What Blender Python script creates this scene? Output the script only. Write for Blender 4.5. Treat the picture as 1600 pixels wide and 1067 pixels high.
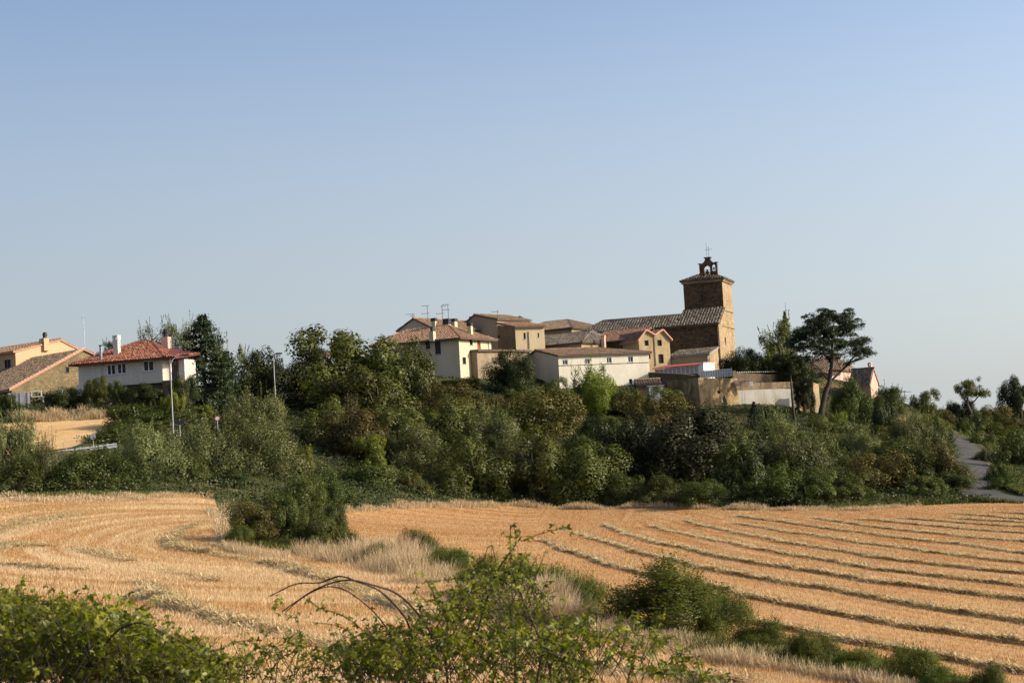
import bpy, math, random
import numpy as np
from mathutils import Vector, Matrix

for o in list(bpy.data.objects): bpy.data.objects.remove(o)
SC = bpy.context.scene
COL = SC.collection
R = math.radians

# ------------------------------------------------------------------ camera, sky, sun, exposure
F = 2600.0                                   # focal length in photo pixels (photo 1600 x 1067)
PITCH, ROLL = 3.66, 3.3
cam_d = bpy.data.cameras.new('camera'); cam = bpy.data.objects.new('camera', cam_d); COL.objects.link(cam)
cam_d.sensor_width = 36; cam_d.lens = F/1600*36; cam_d.clip_start = 0.5; cam_d.clip_end = 9000
CM = Matrix.Rotation(R(90+PITCH), 4, 'X') @ Matrix.Rotation(R(-ROLL), 4, 'Z')
cam.matrix_world = CM
cam_d.dof.use_dof = True; cam_d.dof.focus_distance = 190; cam_d.dof.aperture_fstop = 9
SC.camera = cam

SUN_AZ, SUN_EL = 101.0, 26.0                  # azimuth clockwise from +Y, elevation
world = bpy.data.worlds.new('World'); SC.world = world; world.use_nodes = True
wn = world.node_tree.nodes; wl = world.node_tree.links
sky = wn.new('ShaderNodeTexSky'); sky.sky_type = 'NISHITA'; sky.sun_disc = False
sky.sun_elevation = R(SUN_EL); sky.sun_rotation = R(SUN_AZ)
sky.altitude = 0; sky.air_density = 0.70; sky.dust_density = 2.1; sky.ozone_density = 0.9
wn['Background'].inputs['Strength'].default_value = 0.14
tcw = wn.new('ShaderNodeTexCoord'); sxw = wn.new('ShaderNodeSeparateXYZ'); wl.new(tcw.outputs['Generated'], sxw.inputs[0])
hr_ = wn.new('ShaderNodeValToRGB'); wl.new(sxw.outputs['Z'], hr_.inputs[0]); e_ = hr_.color_ramp.elements
e_[0].position = 0.0; e_[0].color = (.82, .82, .82, 1); e_[1].position = .55; e_[1].color = (0, 0, 0, 1)
for p_, c_ in ((.12, .62), (.26, .13)): q_ = e_.new(p_); q_.color = (c_, c_, c_, 1)
mw = wn.new('ShaderNodeMix'); mw.data_type = 'RGBA'; wl.new(hr_.outputs[0], mw.inputs[0]); wl.new(sky.outputs['Color'], mw.inputs[6]); mw.inputs[7].default_value = (2.54, 2.68, 2.70, 1)
dt_ = wn.new('ShaderNodeVectorMath'); dt_.operation = 'DOT_PRODUCT'; wl.new(tcw.outputs['Generated'], dt_.inputs[0]); dt_.inputs[1].default_value = (math.sin(R(SUN_AZ)), math.cos(R(SUN_AZ)), 0)
ma_ = wn.new('ShaderNodeMath'); ma_.operation = 'MULTIPLY_ADD'; ma_.inputs[1].default_value = .46; ma_.inputs[2].default_value = 1.045; wl.new(dt_.outputs['Value'], ma_.inputs[0])
vs_ = wn.new('ShaderNodeVectorMath'); vs_.operation = 'SCALE'; wl.new(mw.outputs[2], vs_.inputs[0]); wl.new(ma_.outputs[0], vs_.inputs['Scale'])
wl.new(vs_.outputs[0], wn['Background'].inputs['Color'])
sun_d = bpy.data.lights.new('sun', 'SUN'); sun_d.energy = 3.5; sun_d.angle = R(0.5); sun_d.color = (1.0, 0.90, 0.735)
sun = bpy.data.objects.new('sun', sun_d); COL.objects.link(sun)
SV = Vector((math.cos(R(SUN_EL))*math.sin(R(SUN_AZ)), math.cos(R(SUN_EL))*math.cos(R(SUN_AZ)), math.sin(R(SUN_EL))))
sun.rotation_euler = (-SV).to_track_quat('-Z', 'Y').to_euler(); sun.location = SV*400
SC.view_settings.view_transform = 'Standard'; SC.view_settings.look = 'None'
SC.view_settings.exposure = 0.70; SC.view_settings.gamma = 1.0; SC.view_settings.use_curve_mapping = False
SC.render.engine = 'CYCLES'
SC.cycles.max_bounces = 6; SC.cycles.diffuse_bounces = 3; SC.cycles.transmission_bounces = 3; SC.cycles.glossy_bounces = 2

# ------------------------------------------------------------------ pixel <-> place
M3 = CM.to_3x3(); MI = M3.inverted()
def W(px, py, D):
    d = M3 @ Vector(((px-800)/F, (533.5-py)/F, -1.0)); return d*(D/d.y)
def proj(p):
    c = MI @ Vector(p); return 800+F*c.x/(-c.z), 533.5-F*c.y/(-c.z)
def at_px(px, D, z):                         # point at depth D and height z that shows in column px
    k = (px-800)/F; a = MI[0]; b = MI[2]
    x = -((a[1]+k*b[1])*D + (a[2]+k*b[2])*z)/(a[0]+k*b[0]); return Vector((x, D, z))

# ------------------------------------------------------------------ terrain height (smooth surface through surveyed points)
CP = [(0,1067,38),(0,930,58),(0,850,85),(0,790,112),(0,775,125),(300,1000,46),(300,900,68),(300,830,95),(300,778,128),
 (550,1067,41),(550,950,58),(550,870,85),(530,803,136),(800,1067,42),(800,950,60),(800,870,88),(800,789,160),
 (1100,1067,43),(1100,950,62),(1100,870,90),(1100,795,150),(1350,1067,44),(1350,900,77),(1350,795,143),
 (1600,1067,45),(1600,950,64),(1600,860,94),(1600,788,147),
 (1565,781,152),(1530,758,166),(1512,720,192),(1490,690,220),(1465,670,250),(1440,662,270),
 (1600,745,170),(1600,692,215),(1595,642,300),(1530,642,300),(1540,690,235),
 (1360,618,235),(1281,651,215),(1200,656,211),(1110,656,212),(1000,634,216),(877,619,223),(720,594,224),(620,590,228),
 (450,630,205),(300,627,198),(150,630,187),(20,640,180),(100,658,172),(10,664,170),(195,655,173),(100,702,150),(130,708,146),
 (255,703,150),(800,690,190),(1100,712,180),(500,700,172),(400,742,145),(340,782,131),(1400,720,180),(1128,580,243),(1365,615,250),
 (650,700,178),(950,700,186),(1250,705,186),(1330,640,232),(1440,650,275)]
pts = [tuple(W(*c)) for c in CP]
pts += [(-60,265,11),(0,275,11),(30,262,10),(0,350,8),(-90,350,9),(80,350,0),(140,330,2),(110,420,-6),(-200,300,9),(-150,180,8),
 (-150,100,0),(-120,60,-3),(160,200,-5),(150,100,-8),(120,50,-8),(0,450,-2),(-150,450,0),
 (0,0,-1.75),(-8,0,-1.7),(8,0,-1.8),(0,6,-2.15),(-8,9,-2.5),(8,9,-2.7),(0,14,-3.3),(-10,16,-3.3),(10,18,-4.1),(0,22,-4.5),(-14,26,-4.3),(14,28,-5.4),(0,32,-5.5),(-30,10,-2.6),(30,10,-3.4),(0,-30,-1.7)]
PT = np.array(pts, float)
def _phi(r): return np.where(r > 0, r*r*np.log(np.maximum(r, 1e-9)), 0)
SCL = 60.0
_A = PT[:, :2]/SCL; _n = len(_A)
_K = _phi(np.linalg.norm(_A[:, None]-_A[None], axis=2)) + np.eye(_n)*2e-4
_P = np.hstack([np.ones((_n, 1)), _A])
_S = np.block([[_K, _P], [_P.T, np.zeros((3, 3))]])
_w = np.linalg.solve(_S, np.concatenate([PT[:, 2], np.zeros(3)]))
def HZ(x, y):                                # vectorised terrain height
    x = np.asarray(x, float); y = np.asarray(y, float); sh = np.broadcast(x, y).shape
    q = np.stack([np.broadcast_to(x, sh).ravel(), np.broadcast_to(y, sh).ravel()], 1)/SCL
    qc = np.clip(q, [-200/SCL, -30/SCL], [170/SCL, 440/SCL])
    out = np.empty(len(q))
    for i in range(0, len(q), 40000):
        s = qc[i:i+40000]
        out[i:i+40000] = _phi(np.linalg.norm(s[:, None]-_A[None], axis=2)) @ _w[:_n] + _w[_n] + s @ _w[_n+1:]
    d = np.linalg.norm(q-qc, axis=1)*SCL
    t = np.clip(d/150, 0, 1); t = t*t*(3-2*t)
    return (out*(1-t) + (-12)*t).reshape(sh)
def hz(x, y): return float(HZ(x, y))
_gy = np.concatenate([np.arange(30, 330, .5)])
def G(px, py):                               # ground point seen at a pixel
    d = M3 @ Vector(((px-800)/F, (533.5-py)/F, -1.0))
    X = d.x/d.y*_gy; Z = d.z/d.y*_gy; H = HZ(X, _gy)
    k = np.argmax(Z < H) if (Z < H).any() else len(_gy)-1
    if k == 0: k = 1
    a, b = Z[k-1]-H[k-1], Z[k]-H[k]
    t = a/(a-b) if a != b else 0; t = min(max(t, 0), 1)
    y = _gy[k-1]*(1-t)+_gy[k]*t; x = d.x/d.y*y
    return Vector((x, y, hz(x, y)))

# ------------------------------------------------------------------ mesh helpers
def npmesh(name, V, Fc, mats, smooth=False, midx=None):
    me = bpy.data.meshes.new(name); V = np.asarray(V, np.float32); Fc = np.asarray(Fc, np.int32)
    k = Fc.shape[1]; n = len(Fc)
    me.vertices.add(len(V)); me.vertices.foreach_set('co', V.ravel())
    me.loops.add(n*k); me.loops.foreach_set('vertex_index', Fc.ravel())
    me.polygons.add(n); me.polygons.foreach_set('loop_start', np.arange(0, n*k, k, dtype=np.int32))
    if smooth: me.polygons.foreach_set('use_smooth', np.ones(n, bool))
    for m in (mats if isinstance(mats, (list, tuple)) else [mats]): me.materials.append(m)
    if midx is not None: me.polygons.foreach_set('material_index', np.asarray(midx, np.int32))
    me.update(calc_edges=True); return me
def link(name, me, parent=None, loc=None):
    o = bpy.data.objects.new(name, me); COL.objects.link(o)
    if parent: o.parent = parent
    if loc is not None: o.location = loc
    return o
def tag(o, label=None, cat=None, group=None, kind=None):
    if label: o['label'] = label
    if cat: o['category'] = cat
    if group: o['group'] = group
    if kind: o['kind'] = kind
    return o
def thing(name, label, cat, loc=(0, 0, 0), rz=0, group=None):
    o = bpy.data.objects.new(name, None); COL.objects.link(o); o.location = loc; o.rotation_euler = (0, 0, rz)
    o.empty_display_size = .5
    return tag(o, label, cat, group)
class MB:
    def __init__(s): s.v = []; s.f = []
    def poly(s, P):
        n = len(s.v); s.v += [tuple(p) for p in P]; s.f.append(tuple(range(n, n+len(P))))
    def box(s, x0, x1, y0, y1, z0, z1):
        n = len(s.v)
        s.v += [(x0,y0,z0),(x1,y0,z0),(x1,y1,z0),(x0,y1,z0),(x0,y0,z1),(x1,y0,z1),(x1,y1,z1),(x0,y1,z1)]
        s.f += [(n,n+3,n+2,n+1),(n+4,n+5,n+6,n+7),(n,n+1,n+5,n+4),(n+1,n+2,n+6,n+5),(n+2,n+3,n+7,n+6),(n+3,n,n+4,n+7)]
    def tube(s, P, rad, k=6):
        P = [Vector(p) for p in P]; base = len(s.v)
        if not isinstance(rad, (list, tuple)): rad = [rad]*len(P)
        for i, p in enumerate(P):
            d = (P[min(i+1, len(P)-1)]-P[max(i-1, 0)])
            d = d.normalized() if d.length > 1e-9 else Vector((0, 0, 1))
            a = d.cross(Vector((.13, .97, .21))); a = a.normalized() if a.length > .05 else d.cross(Vector((1, 0, 0))).normalized()
            b = d.cross(a)
            for j in range(k):
                t = 2*math.pi*j/k; s.v.append(tuple(p+(a*math.cos(t)+b*math.sin(t))*rad[i]))
        for i in range(len(P)-1):
            for j in range(k):
                q = base+i*k; s.f.append((q+j, q+(j+1) % k, q+k+(j+1) % k, q+k+j))
        s.f.append(tuple(base+j for j in range(k))[::-1]); s.f.append(tuple(base+(len(P)-1)*k+j for j in range(k)))
    def bar(s, a, b, w, h=None):
        s.tube([a, b], w/2*1.2, 4)
    def lathe(s, c, prof, k=10):             # profile of (radius, z)
        base = len(s.v); c = Vector(c)
        for r, z in prof:
            for j in range(k):
                t = 2*math.pi*j/k; s.v.append((c.x+r*math.cos(t), c.y+r*math.sin(t), c.z+z))
        for i in range(len(prof)-1):
            for j in range(k): q = base+i*k; s.f.append((q+j, q+(j+1) % k, q+k+(j+1) % k, q+k+j))
        s.f.append(tuple(base+j for j in range(k))[::-1]); s.f.append(tuple(base+(len(prof)-1)*k+j for j in range(k)))
    def prism(s, P2, y0, y1):                # outline in xz, extruded along y
        n = len(s.v); m = len(P2)
        s.v += [(x, y0, z) for x, z in P2]+[(x, y1, z) for x, z in P2]
        s.f.append(tuple(range(n, n+m))); s.f.append(tuple(range(n+m, n+2*m))[::-1])
        for i in range(m): j = (i+1) % m; s.f.append((n+j, n+i, n+m+i, n+m+j))
    def mesh(s, name, m, smooth=False):
        me = bpy.data.meshes.new(name); me.from_pydata(s.v, [], s.f); me.materials.append(m)
        if smooth: me.polygons.foreach_set('use_smooth', [True]*len(me.polygons))
        me.update(); return me
    def build(s, name, m, parent=None, smooth=False, loc=None):
        return link(name, s.mesh(name, m, smooth), parent, loc)

# ------------------------------------------------------------------ materials
def newmat(name):
    m = bpy.data.materials.new(name); m.use_nodes = True; nt = m.node_tree
    for n in list(nt.nodes): nt.nodes.remove(n)
    return m, nt, nt.nodes, nt.links
def nd(ns, t, **kw):
    n = ns.new(t)
    for k, v in kw.items(): setattr(n, k, v)
    return n
def ramp(ns, stops):
    r = ns.new('ShaderNodeValToRGB'); e = r.color_ramp.elements
    while len(e) < len(stops): e.new(.5)
    for i, (p, c) in enumerate(stops): e[i].position = p; e[i].color = (*c, 1)
    return r
def mixc(ns, ls, mode, f, a, b):
    m = ns.new('ShaderNodeMix'); m.data_type = 'RGBA'; m.blend_type = mode
    for sock, v in ((m.inputs[0], f), (m.inputs[6], a), (m.inputs[7], b)):
        if hasattr(v, 'is_linked'): ls.new(v, sock)
        elif isinstance(v, (int, float)): sock.default_value = v
        else: sock.default_value = (*v, 1)
    return m.outputs[2]
def noise(ns, ls, scale, detail=3, vec=None, rough=.55, dist=0):
    n = ns.new('ShaderNodeTexNoise'); n.inputs['Scale'].default_value = scale; n.inputs['Detail'].default_value = detail
    n.inputs['Roughness'].default_value = rough; n.inputs['Distortion'].default_value = dist
    if vec is not None: ls.new(vec, n.inputs['Vector'])
    return n.outputs['Fac']
def geo_pos(ns): return ns.new('ShaderNodeNewGeometry').outputs['Position']
def mapping(ns, ls, vec, scale=(1,1,1), rot=(0,0,0)):
    m = ns.new('ShaderNodeMapping'); m.inputs['Scale'].default_value = scale; m.inputs['Rotation'].default_value = rot; ls.new(vec, m.inputs['Vector']); return m.outputs[0]
def out_principled(nt, ns, ls, col, rough=.85, bump=None, bstr=.4, bdist=.05, metal=0, spec=.3):
    p = ns.new('ShaderNodeBsdfPrincipled'); o = ns.new('ShaderNodeOutputMaterial')
    if hasattr(col, 'is_linked'): ls.new(col, p.inputs['Base Color'])
    else: p.inputs['Base Color'].default_value = (*col, 1)
    p.inputs['Roughness'].default_value = rough; p.inputs['Metallic'].default_value = metal; p.inputs['Specular IOR Level'].default_value = spec
    if bump is not None:
        b = ns.new('ShaderNodeBump'); b.inputs['Strength'].default_value = bstr; b.inputs['Distance'].default_value = bdist
        ls.new(bump, b.inputs['Height']); ls.new(b.outputs[0], p.inputs['Normal'])
    ls.new(p.outputs[0], o.inputs[0]); return p

def sc3(k, *cs): return [tuple(x*k for x in c) for c in cs]
def leaf_mat(name, c1, c2, c3, trans=.25, patch=.35):
    c1, c2, c3 = sc3(.92, c1, c2, c3); m, nt, ns, ls = newmat(name)
    g = ns.new('ShaderNodeNewGeometry'); oi = ns.new('ShaderNodeObjectInfo')
    r = ramp(ns, [(0, c1), (.55, c2), (1, c3)]); 
    add = nd(ns, 'ShaderNodeMath', operation='MULTIPLY_ADD'); add.inputs[1].default_value = .55
    ls.new(g.outputs['Random Per Island'], add.inputs[0])
    n1 = noise(ns, ls, patch, 2, g.outputs['Position'])
    mr = nd(ns, 'ShaderNodeMath', operation='MULTIPLY_ADD'); mr.inputs[1].default_value = 1.5; mr.inputs[2].default_value = -.52
    ls.new(n1, mr.inputs[0]); ls.new(mr.outputs[0], add.inputs[2]); ls.new(add.outputs[0], r.inputs[0])
    hs = ns.new('ShaderNodeHueSaturation'); ls.new(r.outputs[0], hs.inputs['Color'])
    a = nd(ns, 'ShaderNodeMath', operation='MULTIPLY_ADD'); a.inputs[1].default_value = .03; a.inputs[2].default_value = .485; ls.new(oi.outputs['Random'], a.inputs[0]); ls.new(a.outputs[0], hs.inputs['Hue'])
    b = nd(ns, 'ShaderNodeMath', operation='MULTIPLY_ADD'); b.inputs[1].default_value = .5; b.inputs[2].default_value = .75; ls.new(oi.outputs['Random'], b.inputs[0]); ls.new(b.outputs[0], hs.inputs['Value'])
    d = ns.new('ShaderNodeBsdfDiffuse'); t = ns.new('ShaderNodeBsdfTranslucent'); gl = ns.new('ShaderNodeBsdfGlossy'); gl.inputs['Roughness'].default_value = .45
    ls.new(hs.outputs[0], d.inputs[0]); 
    tc = mixc(ns, ls, 'MULTIPLY', 1.0, hs.outputs[0], (1.5, 1.55, .6)); ls.new(tc, t.inputs[0])
    mx = ns.new('ShaderNodeMixShader'); mx.inputs[0].default_value = trans; ls.new(d.outputs[0], mx.inputs[1]); ls.new(t.outputs[0], mx.inputs[2])
    m2 = ns.new('ShaderNodeMixShader'); m2.inputs[0].default_value = .018; ls.new(mx.outputs[0], m2.inputs[1]); ls.new(gl.outputs[0], m2.inputs[2])
    o = ns.new('ShaderNodeOutputMaterial'); ls.new(m2.outputs[0], o.inputs[0]); return m

def plaster(name, col, dirty=.5, stain=(.3, .24, .17)):
    col, stain = sc3(.82, col, stain); m, nt, ns, ls = newmat(name); tc = ns.new('ShaderNodeTexCoord').outputs['Object']
    n1 = noise(ns, ls, .5, 5, mapping(ns, ls, tc, (1, 1, .45)), .65)
    r = ramp(ns, [(.42, (0, 0, 0)), (.75, (1, 1, 1))]); ls.new(n1, r.inputs[0])
    f = nd(ns, 'ShaderNodeMath', operation='MULTIPLY'); f.inputs[1].default_value = dirty*.6; ls.new(r.outputs[0], f.inputs[0])
    c = mixc(ns, ls, 'MIX', f.outputs[0], col, stain)
    n2 = noise(ns, ls, 6, 4, tc)
    c = mixc(ns, ls, 'OVERLAY', .25, c, ramp_out(ns, ls, n2, [(.3, (.35, .35, .35)), (.7, (.62, .62, .62))]))
    n3 = noise(ns, ls, 3.0, 3, mapping(ns, ls, tc, (1, 1, .06)), .6)       # rain streaks
    f3 = ramp_out(ns, ls, n3, [(.55, (0, 0, 0)), (.8, (1, 1, 1))]); g3 = nd(ns, 'ShaderNodeMath', operation='MULTIPLY'); g3.inputs[1].default_value = dirty*.45; ls.new(f3, g3.inputs[0])
    c = mixc(ns, ls, 'MIX', g3.outputs[0], c, tuple(x*.5 for x in stain))
    out_principled(nt, ns, ls, c, .92, n2, .3, .03, spec=.15); return m
def ramp_out(ns, ls, fac, stops): r = ramp(ns, stops); ls.new(fac, r.inputs[0]); return r.outputs[0]
def stone(name, a, b, mortar, sc=1.0, streak=0.0, dark=(.06, .045, .03)):
    a, b, mortar = sc3(.85, a, b, mortar); m, nt, ns, ls = newmat(name); tc = ns.new('ShaderNodeTexCoord').outputs['Object']
    v = ns.new('ShaderNodeTexVoronoi'); v.inputs['Scale'].default_value = 2.4*sc; ls.new(mapping(ns, ls, tc, (1, 1, 1.8)), v.inputs['Vector'])
    e = ns.new('ShaderNodeTexVoronoi'); e.feature = 'DISTANCE_TO_EDGE'; e.inputs['Scale'].default_value = 2.4*sc; ls.new(mapping(ns, ls, tc, (1, 1, 1.8)), e.inputs['Vector'])
    sep = ns.new('ShaderNodeSeparateColor'); ls.new(v.outputs['Color'], sep.inputs[0])
    c = ramp_out(ns, ls, sep.outputs[0], [(0, a), (1, b)])
    me = ramp_out(ns, ls, e.outputs['Distance'], [(.02, (1, 1, 1)), (.09, (0, 0, 0))])
    c = mixc(ns, ls, 'MIX', me, c, mortar)
    n = noise(ns, ls, .35, 6, tc, .7); f = ramp_out(ns, ls, n, [(.45, (0, 0, 0)), (.75, (.75, .75, .75))])
    c = mixc(ns, ls, 'MIX', f, c, tuple(x*.45 for x in a))
    if streak:
        s = noise(ns, ls, .9, 7, mapping(ns, ls, tc, (1, 1, .34)), .78, .8); f2 = ramp_out(ns, ls, s, [(.44, (0, 0, 0)), (.58, (streak,)*3)])
        c = mixc(ns, ls, 'MIX', f2, c, dark)
    out_principled(nt, ns, ls, c, .95, e.outputs['Distance'], .6, .08, spec=.1); return m
def tilemat(name, a, b, c3, lichen=.3, lc=(.22, .19, .13)):
    a, b, c3, lc = sc3(.75, a, b, c3, lc); m, nt, ns, ls = newmat(name); g = ns.new('ShaderNodeNewGeometry')
    c = ramp_out(ns, ls, g.outputs['Random Per Island'], [(0, a), (.5, b), (1, c3)])
    n = noise(ns, ls, .7, 5, g.outputs['Position'], .7); f = ramp_out(ns, ls, n, [(.45, (0, 0, 0)), (.7, (lichen,)*3)])
    c = mixc(ns, ls, 'MIX', f, c, lc)
    out_principled(nt, ns, ls, c, .9, spec=.15); return m
def flat(name, col, rough=.6, metal=0, var=.15):
    m, nt, ns, ls = newmat(name); tc = ns.new('ShaderNodeTexCoord').outputs['Object']
    n = noise(ns, ls, 4, 4, tc); c = mixc(ns, ls, 'MULTIPLY', 1.0, col, ramp_out(ns, ls, n, [(.3, (1-var,)*3), (.7, (1, 1, 1))]))
    out_principled(nt, ns, ls, c, rough, metal=metal); return m
def glassmat():
    m, nt, ns, ls = newmat('window_glass'); out_principled(nt, ns, ls, (.015, .018, .022), .12, spec=.18); return m

MT = {}
MT['cream'] = plaster('cream_plaster', (.60, .50, .36), .6)
MT['cream_lit'] = plaster('cream_plaster_lit_side', (.64, .54, .36), .6)  # cream plaster made lighter in colour for the sunlit side
MT['tan'] = plaster('tan_plaster', (.36, .29, .21), .6)
MT['ochre'] = plaster('ochre_plaster', (.50, .40, .25), .7)
MT['white'] = plaster('white_plaster', (.60, .55, .48), .8)
MT['warehouse'] = plaster('offwhite_render', (.70, .65, .52), .75, (.42, .35, .25))
MT['orange'] = plaster('orange_plaster', (.60, .40, .23), .3, (.4, .22, .1))
MT['pink'] = plaster('pink_plaster', (.62, .42, .32), .3)
MT['concrete'] = plaster('whitewashed_concrete', (.46, .44, .39), 1.25, (.25, .2, .13))
MT['stone'] = stone('ochre_stone', (.36, .26, .13), (.46, .34, .18), (.40, .33, .22), 1.2)
MT['stone_shade'] = stone('church_stone_shade_tone', (.055, .036, .021), (.14, .093, .052), (.11, .078, .048), .8)  # stone darkened in colour so these faces read as shaded
MT['stone_tan'] = stone('tan_rubble_stone', (.26, .19, .12), (.36, .28, .19), (.30, .24, .17), 1.3)
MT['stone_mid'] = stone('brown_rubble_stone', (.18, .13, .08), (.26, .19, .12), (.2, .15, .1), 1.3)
MT['stone_church_lit'] = stone('church_stone_lit_tone', (.28, .20, .11), (.48, .35, .19), (.40, .30, .18), .8, .4, (.16, .11, .06))  # same church stone, coloured lighter for its sunlit faces
MT['stone_barn'] = stone('barn_stone', (.20, .15, .08), (.34, .26, .14), (.16, .12, .07), 1.6)
MT['rampart'] = stone('streaked_rampart_stone', (.34, .235, .115), (.44, .32, .17), (.36, .26, .15), .9, .75)
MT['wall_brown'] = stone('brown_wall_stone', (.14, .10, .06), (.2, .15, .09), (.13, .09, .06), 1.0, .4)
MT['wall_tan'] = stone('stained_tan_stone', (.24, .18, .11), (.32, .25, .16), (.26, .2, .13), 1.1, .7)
MT['tile_red'] = tilemat('red_roof_tile', (.25, .075, .045), (.34, .12, .075), (.42, .20, .13), .45)
MT['tile_wing'] = tilemat('muted_red_brown_tile', (.22, .11, .075), (.30, .155, .105), (.38, .24, .17), .45)
MT['tile_orange'] = tilemat('orange_brown_tile', (.30, .165, .10), (.37, .225, .14), (.43, .28, .185), .35)
MT['tile_brown'] = tilemat('weathered_brown_tile', (.22, .13, .08), (.32, .22, .14), (.40, .30, .20), .6)
MT['tile_grey'] = tilemat('grey_lichen_tile', (.10, .08, .064), (.19, .155, .12), (.31, .27, .215), .6, (.16, .14, .10))
MT['glass'] = glassmat()
MT['frame_white'] = flat('white_window_frame', (.7, .7, .68))
MT['frame_dark'] = flat('dark_window_frame', (.06, .045, .035))
MT['frame_grey'] = flat('grey_window_frame', (.35, .35, .34))
MT['wood_red'] = flat('red_brown_door', (.22, .06, .03))
MT['iron'] = flat('grey_aerial_metal', (.16, .16, .16), .6)
MT['dark'] = flat('dark_metal', (.03, .028, .026), .5)
MT['interior_shade'] = flat('unlit_interior_black', (.012, .010, .008), .9)  # black sheet painted for the shade inside open windows
MT['galv'] = flat('galvanised_steel', (.42, .43, .44), .45, .5)
MT['maroon'] = flat('maroon_eaves_board', (.13, .03, .025))
MT['soffit'] = flat('weathered_eaves_board', (.10, .07, .05))
MT['red_sheet'] = flat('red_roof_sheet', (.42, .08, .07))
MT['pinkridge'] = flat('salmon_verge_tile', (.55, .30, .20), .9)
MT['bark'] = flat('tree_bark', (.10, .08, .06), .95, 0, .5)
MT['bark_dark'] = flat('dark_pine_bark', (.06, .048, .038), .95, 0, .5)
MT['bark_pale'] = flat('pale_bark', (.26, .22, .17), .95, 0, .4)
MT['cane'] = flat('dark_bramble_cane', (.05, .022, .015), .7, 0, .4)
MT['cane_green'] = flat('green_brown_cane', (.06, .045, .02), .8, 0, .4)
MT['bronze'] = flat('bell_bronze', (.05, .04, .02), .4, .6)
LM = {
 'broad': leaf_mat('broadleaf_green', (.028, .036, .007), (.078, .088, .018), (.155, .155, .042)),
 'dark': leaf_mat('evergreen_dark', (.016, .022, .007), (.032, .041, .010), (.065, .074, .020), .12),
 'olive': leaf_mat('silvery_willow', (.060, .070, .022), (.120, .130, .044), (.215, .215, .098), .2),
 'yellow': leaf_mat('yellow_green', (.08, .10, .015), (.13, .15, .02), (.21, .21, .03), .35),
 'brown': leaf_mat('brown_green_oak', (.040, .036, .010), (.080, .066, .016), (.135, .105, .028), .15),
 'holm': leaf_mat('holm_oak', (.018, .021, .009), (.038, .039, .017), (.066, .063, .031), .1),
 'pine': leaf_mat('pine_needles', (.016, .028, .012), (.035, .050, .020), (.065, .080, .035), .1),
 'rose': leaf_mat('bramble_leaf', (.045, .062, .010), (.095, .115, .020), (.19, .19, .035), .35, 1.2),
 'rosenear': leaf_mat('bramble_leaf_near', (.045, .060, .008), (.15, .165, .018), (.36, .32, .04), .38, 4),
 'under': leaf_mat('undergrowth_leaf', (.026, .038, .008), (.062, .078, .016), (.125, .13, .038), .2, .12),
 'ground': leaf_mat('low_ivy_leaf', (.016, .022, .006), (.036, .045, .012), (.08, .085, .026), .15, .12),
 'dry': leaf_mat('dead_twig_grey', (.10, .075, .05), (.16, .12, .08), (.2, .16, .11), .1),
}
def strawmat(name, a, b, c, rot=None, tint=(.62, .42, .26)):
    a, b, c = sc3(.84, a, b, c); m, nt, ns, ls = newmat(name); g = ns.new('ShaderNodeNewGeometry')
    cc = ramp_out(ns, ls, g.outputs['Random Per Island'], [(0, a), (.5, b), (1, c)])
    if rot is not None:
        at = nd(ns, 'ShaderNodeAttribute', attribute_name='row'); sx = ns.new('ShaderNodeSeparateXYZ'); ls.new(g.outputs['Position'], sx.inputs[0]); cb = ns.new('ShaderNodeCombineXYZ')
        k1 = nd(ns, 'ShaderNodeMath', operation='MULTIPLY'); k1.inputs[1].default_value = rot; ls.new(at.outputs['Fac'], k1.inputs[0]); ls.new(k1.outputs[0], cb.inputs[0])
        k2 = nd(ns, 'ShaderNodeMath', operation='MULTIPLY'); k2.inputs[1].default_value = .05; ls.new(sx.outputs['Y'], k2.inputs[0]); ls.new(k2.outputs[0], cb.inputs[1])
        n_ = noise(ns, ls, 1.0, 4, cb.outputs[0], .62, .2)
        cc = mixc(ns, ls, 'MULTIPLY', ramp_out(ns, ls, n_, [(.42, (1, 1, 1)), (.6, (0, 0, 0))]), cc, tint)
    d = ns.new('ShaderNodeBsdfDiffuse'); t = ns.new('ShaderNodeBsdfTranslucent'); ls.new(cc, d.inputs[0]); ls.new(cc, t.inputs[0])
    mx = ns.new('ShaderNodeMixShader'); mx.inputs[0].default_value = .3; ls.new(d.outputs[0], mx.inputs[1]); ls.new(t.outputs[0], mx.inputs[2])
    o = ns.new('ShaderNodeOutputMaterial'); ls.new(mx.outputs[0], o.inputs[0]); return m
MT['straw'] = strawmat('straw', (.50, .35, .16), (.68, .51, .27), (.80, .65, .38))
MT['stubble'] = strawmat('stubble_stalk', (.49, .30, .145), (.63, .435, .235), (.80, .61, .38), 5.0, (.74, .55, .37))
MT['stubble2'] = strawmat('pale_stubble_stalk', (.54, .37, .20), (.73, .55, .33), (.88, .73, .48), 2.6, (.75, .60, .44))
MT['drygrass'] = strawmat('dry_grass_blade', (.38, .26, .13), (.58, .43, .25), (.74, .60, .38))
MT['greengrass'] = strawmat('green_grass_blade', (.06, .09, .02), (.12, .14, .035), (.25, .22, .08))

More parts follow.
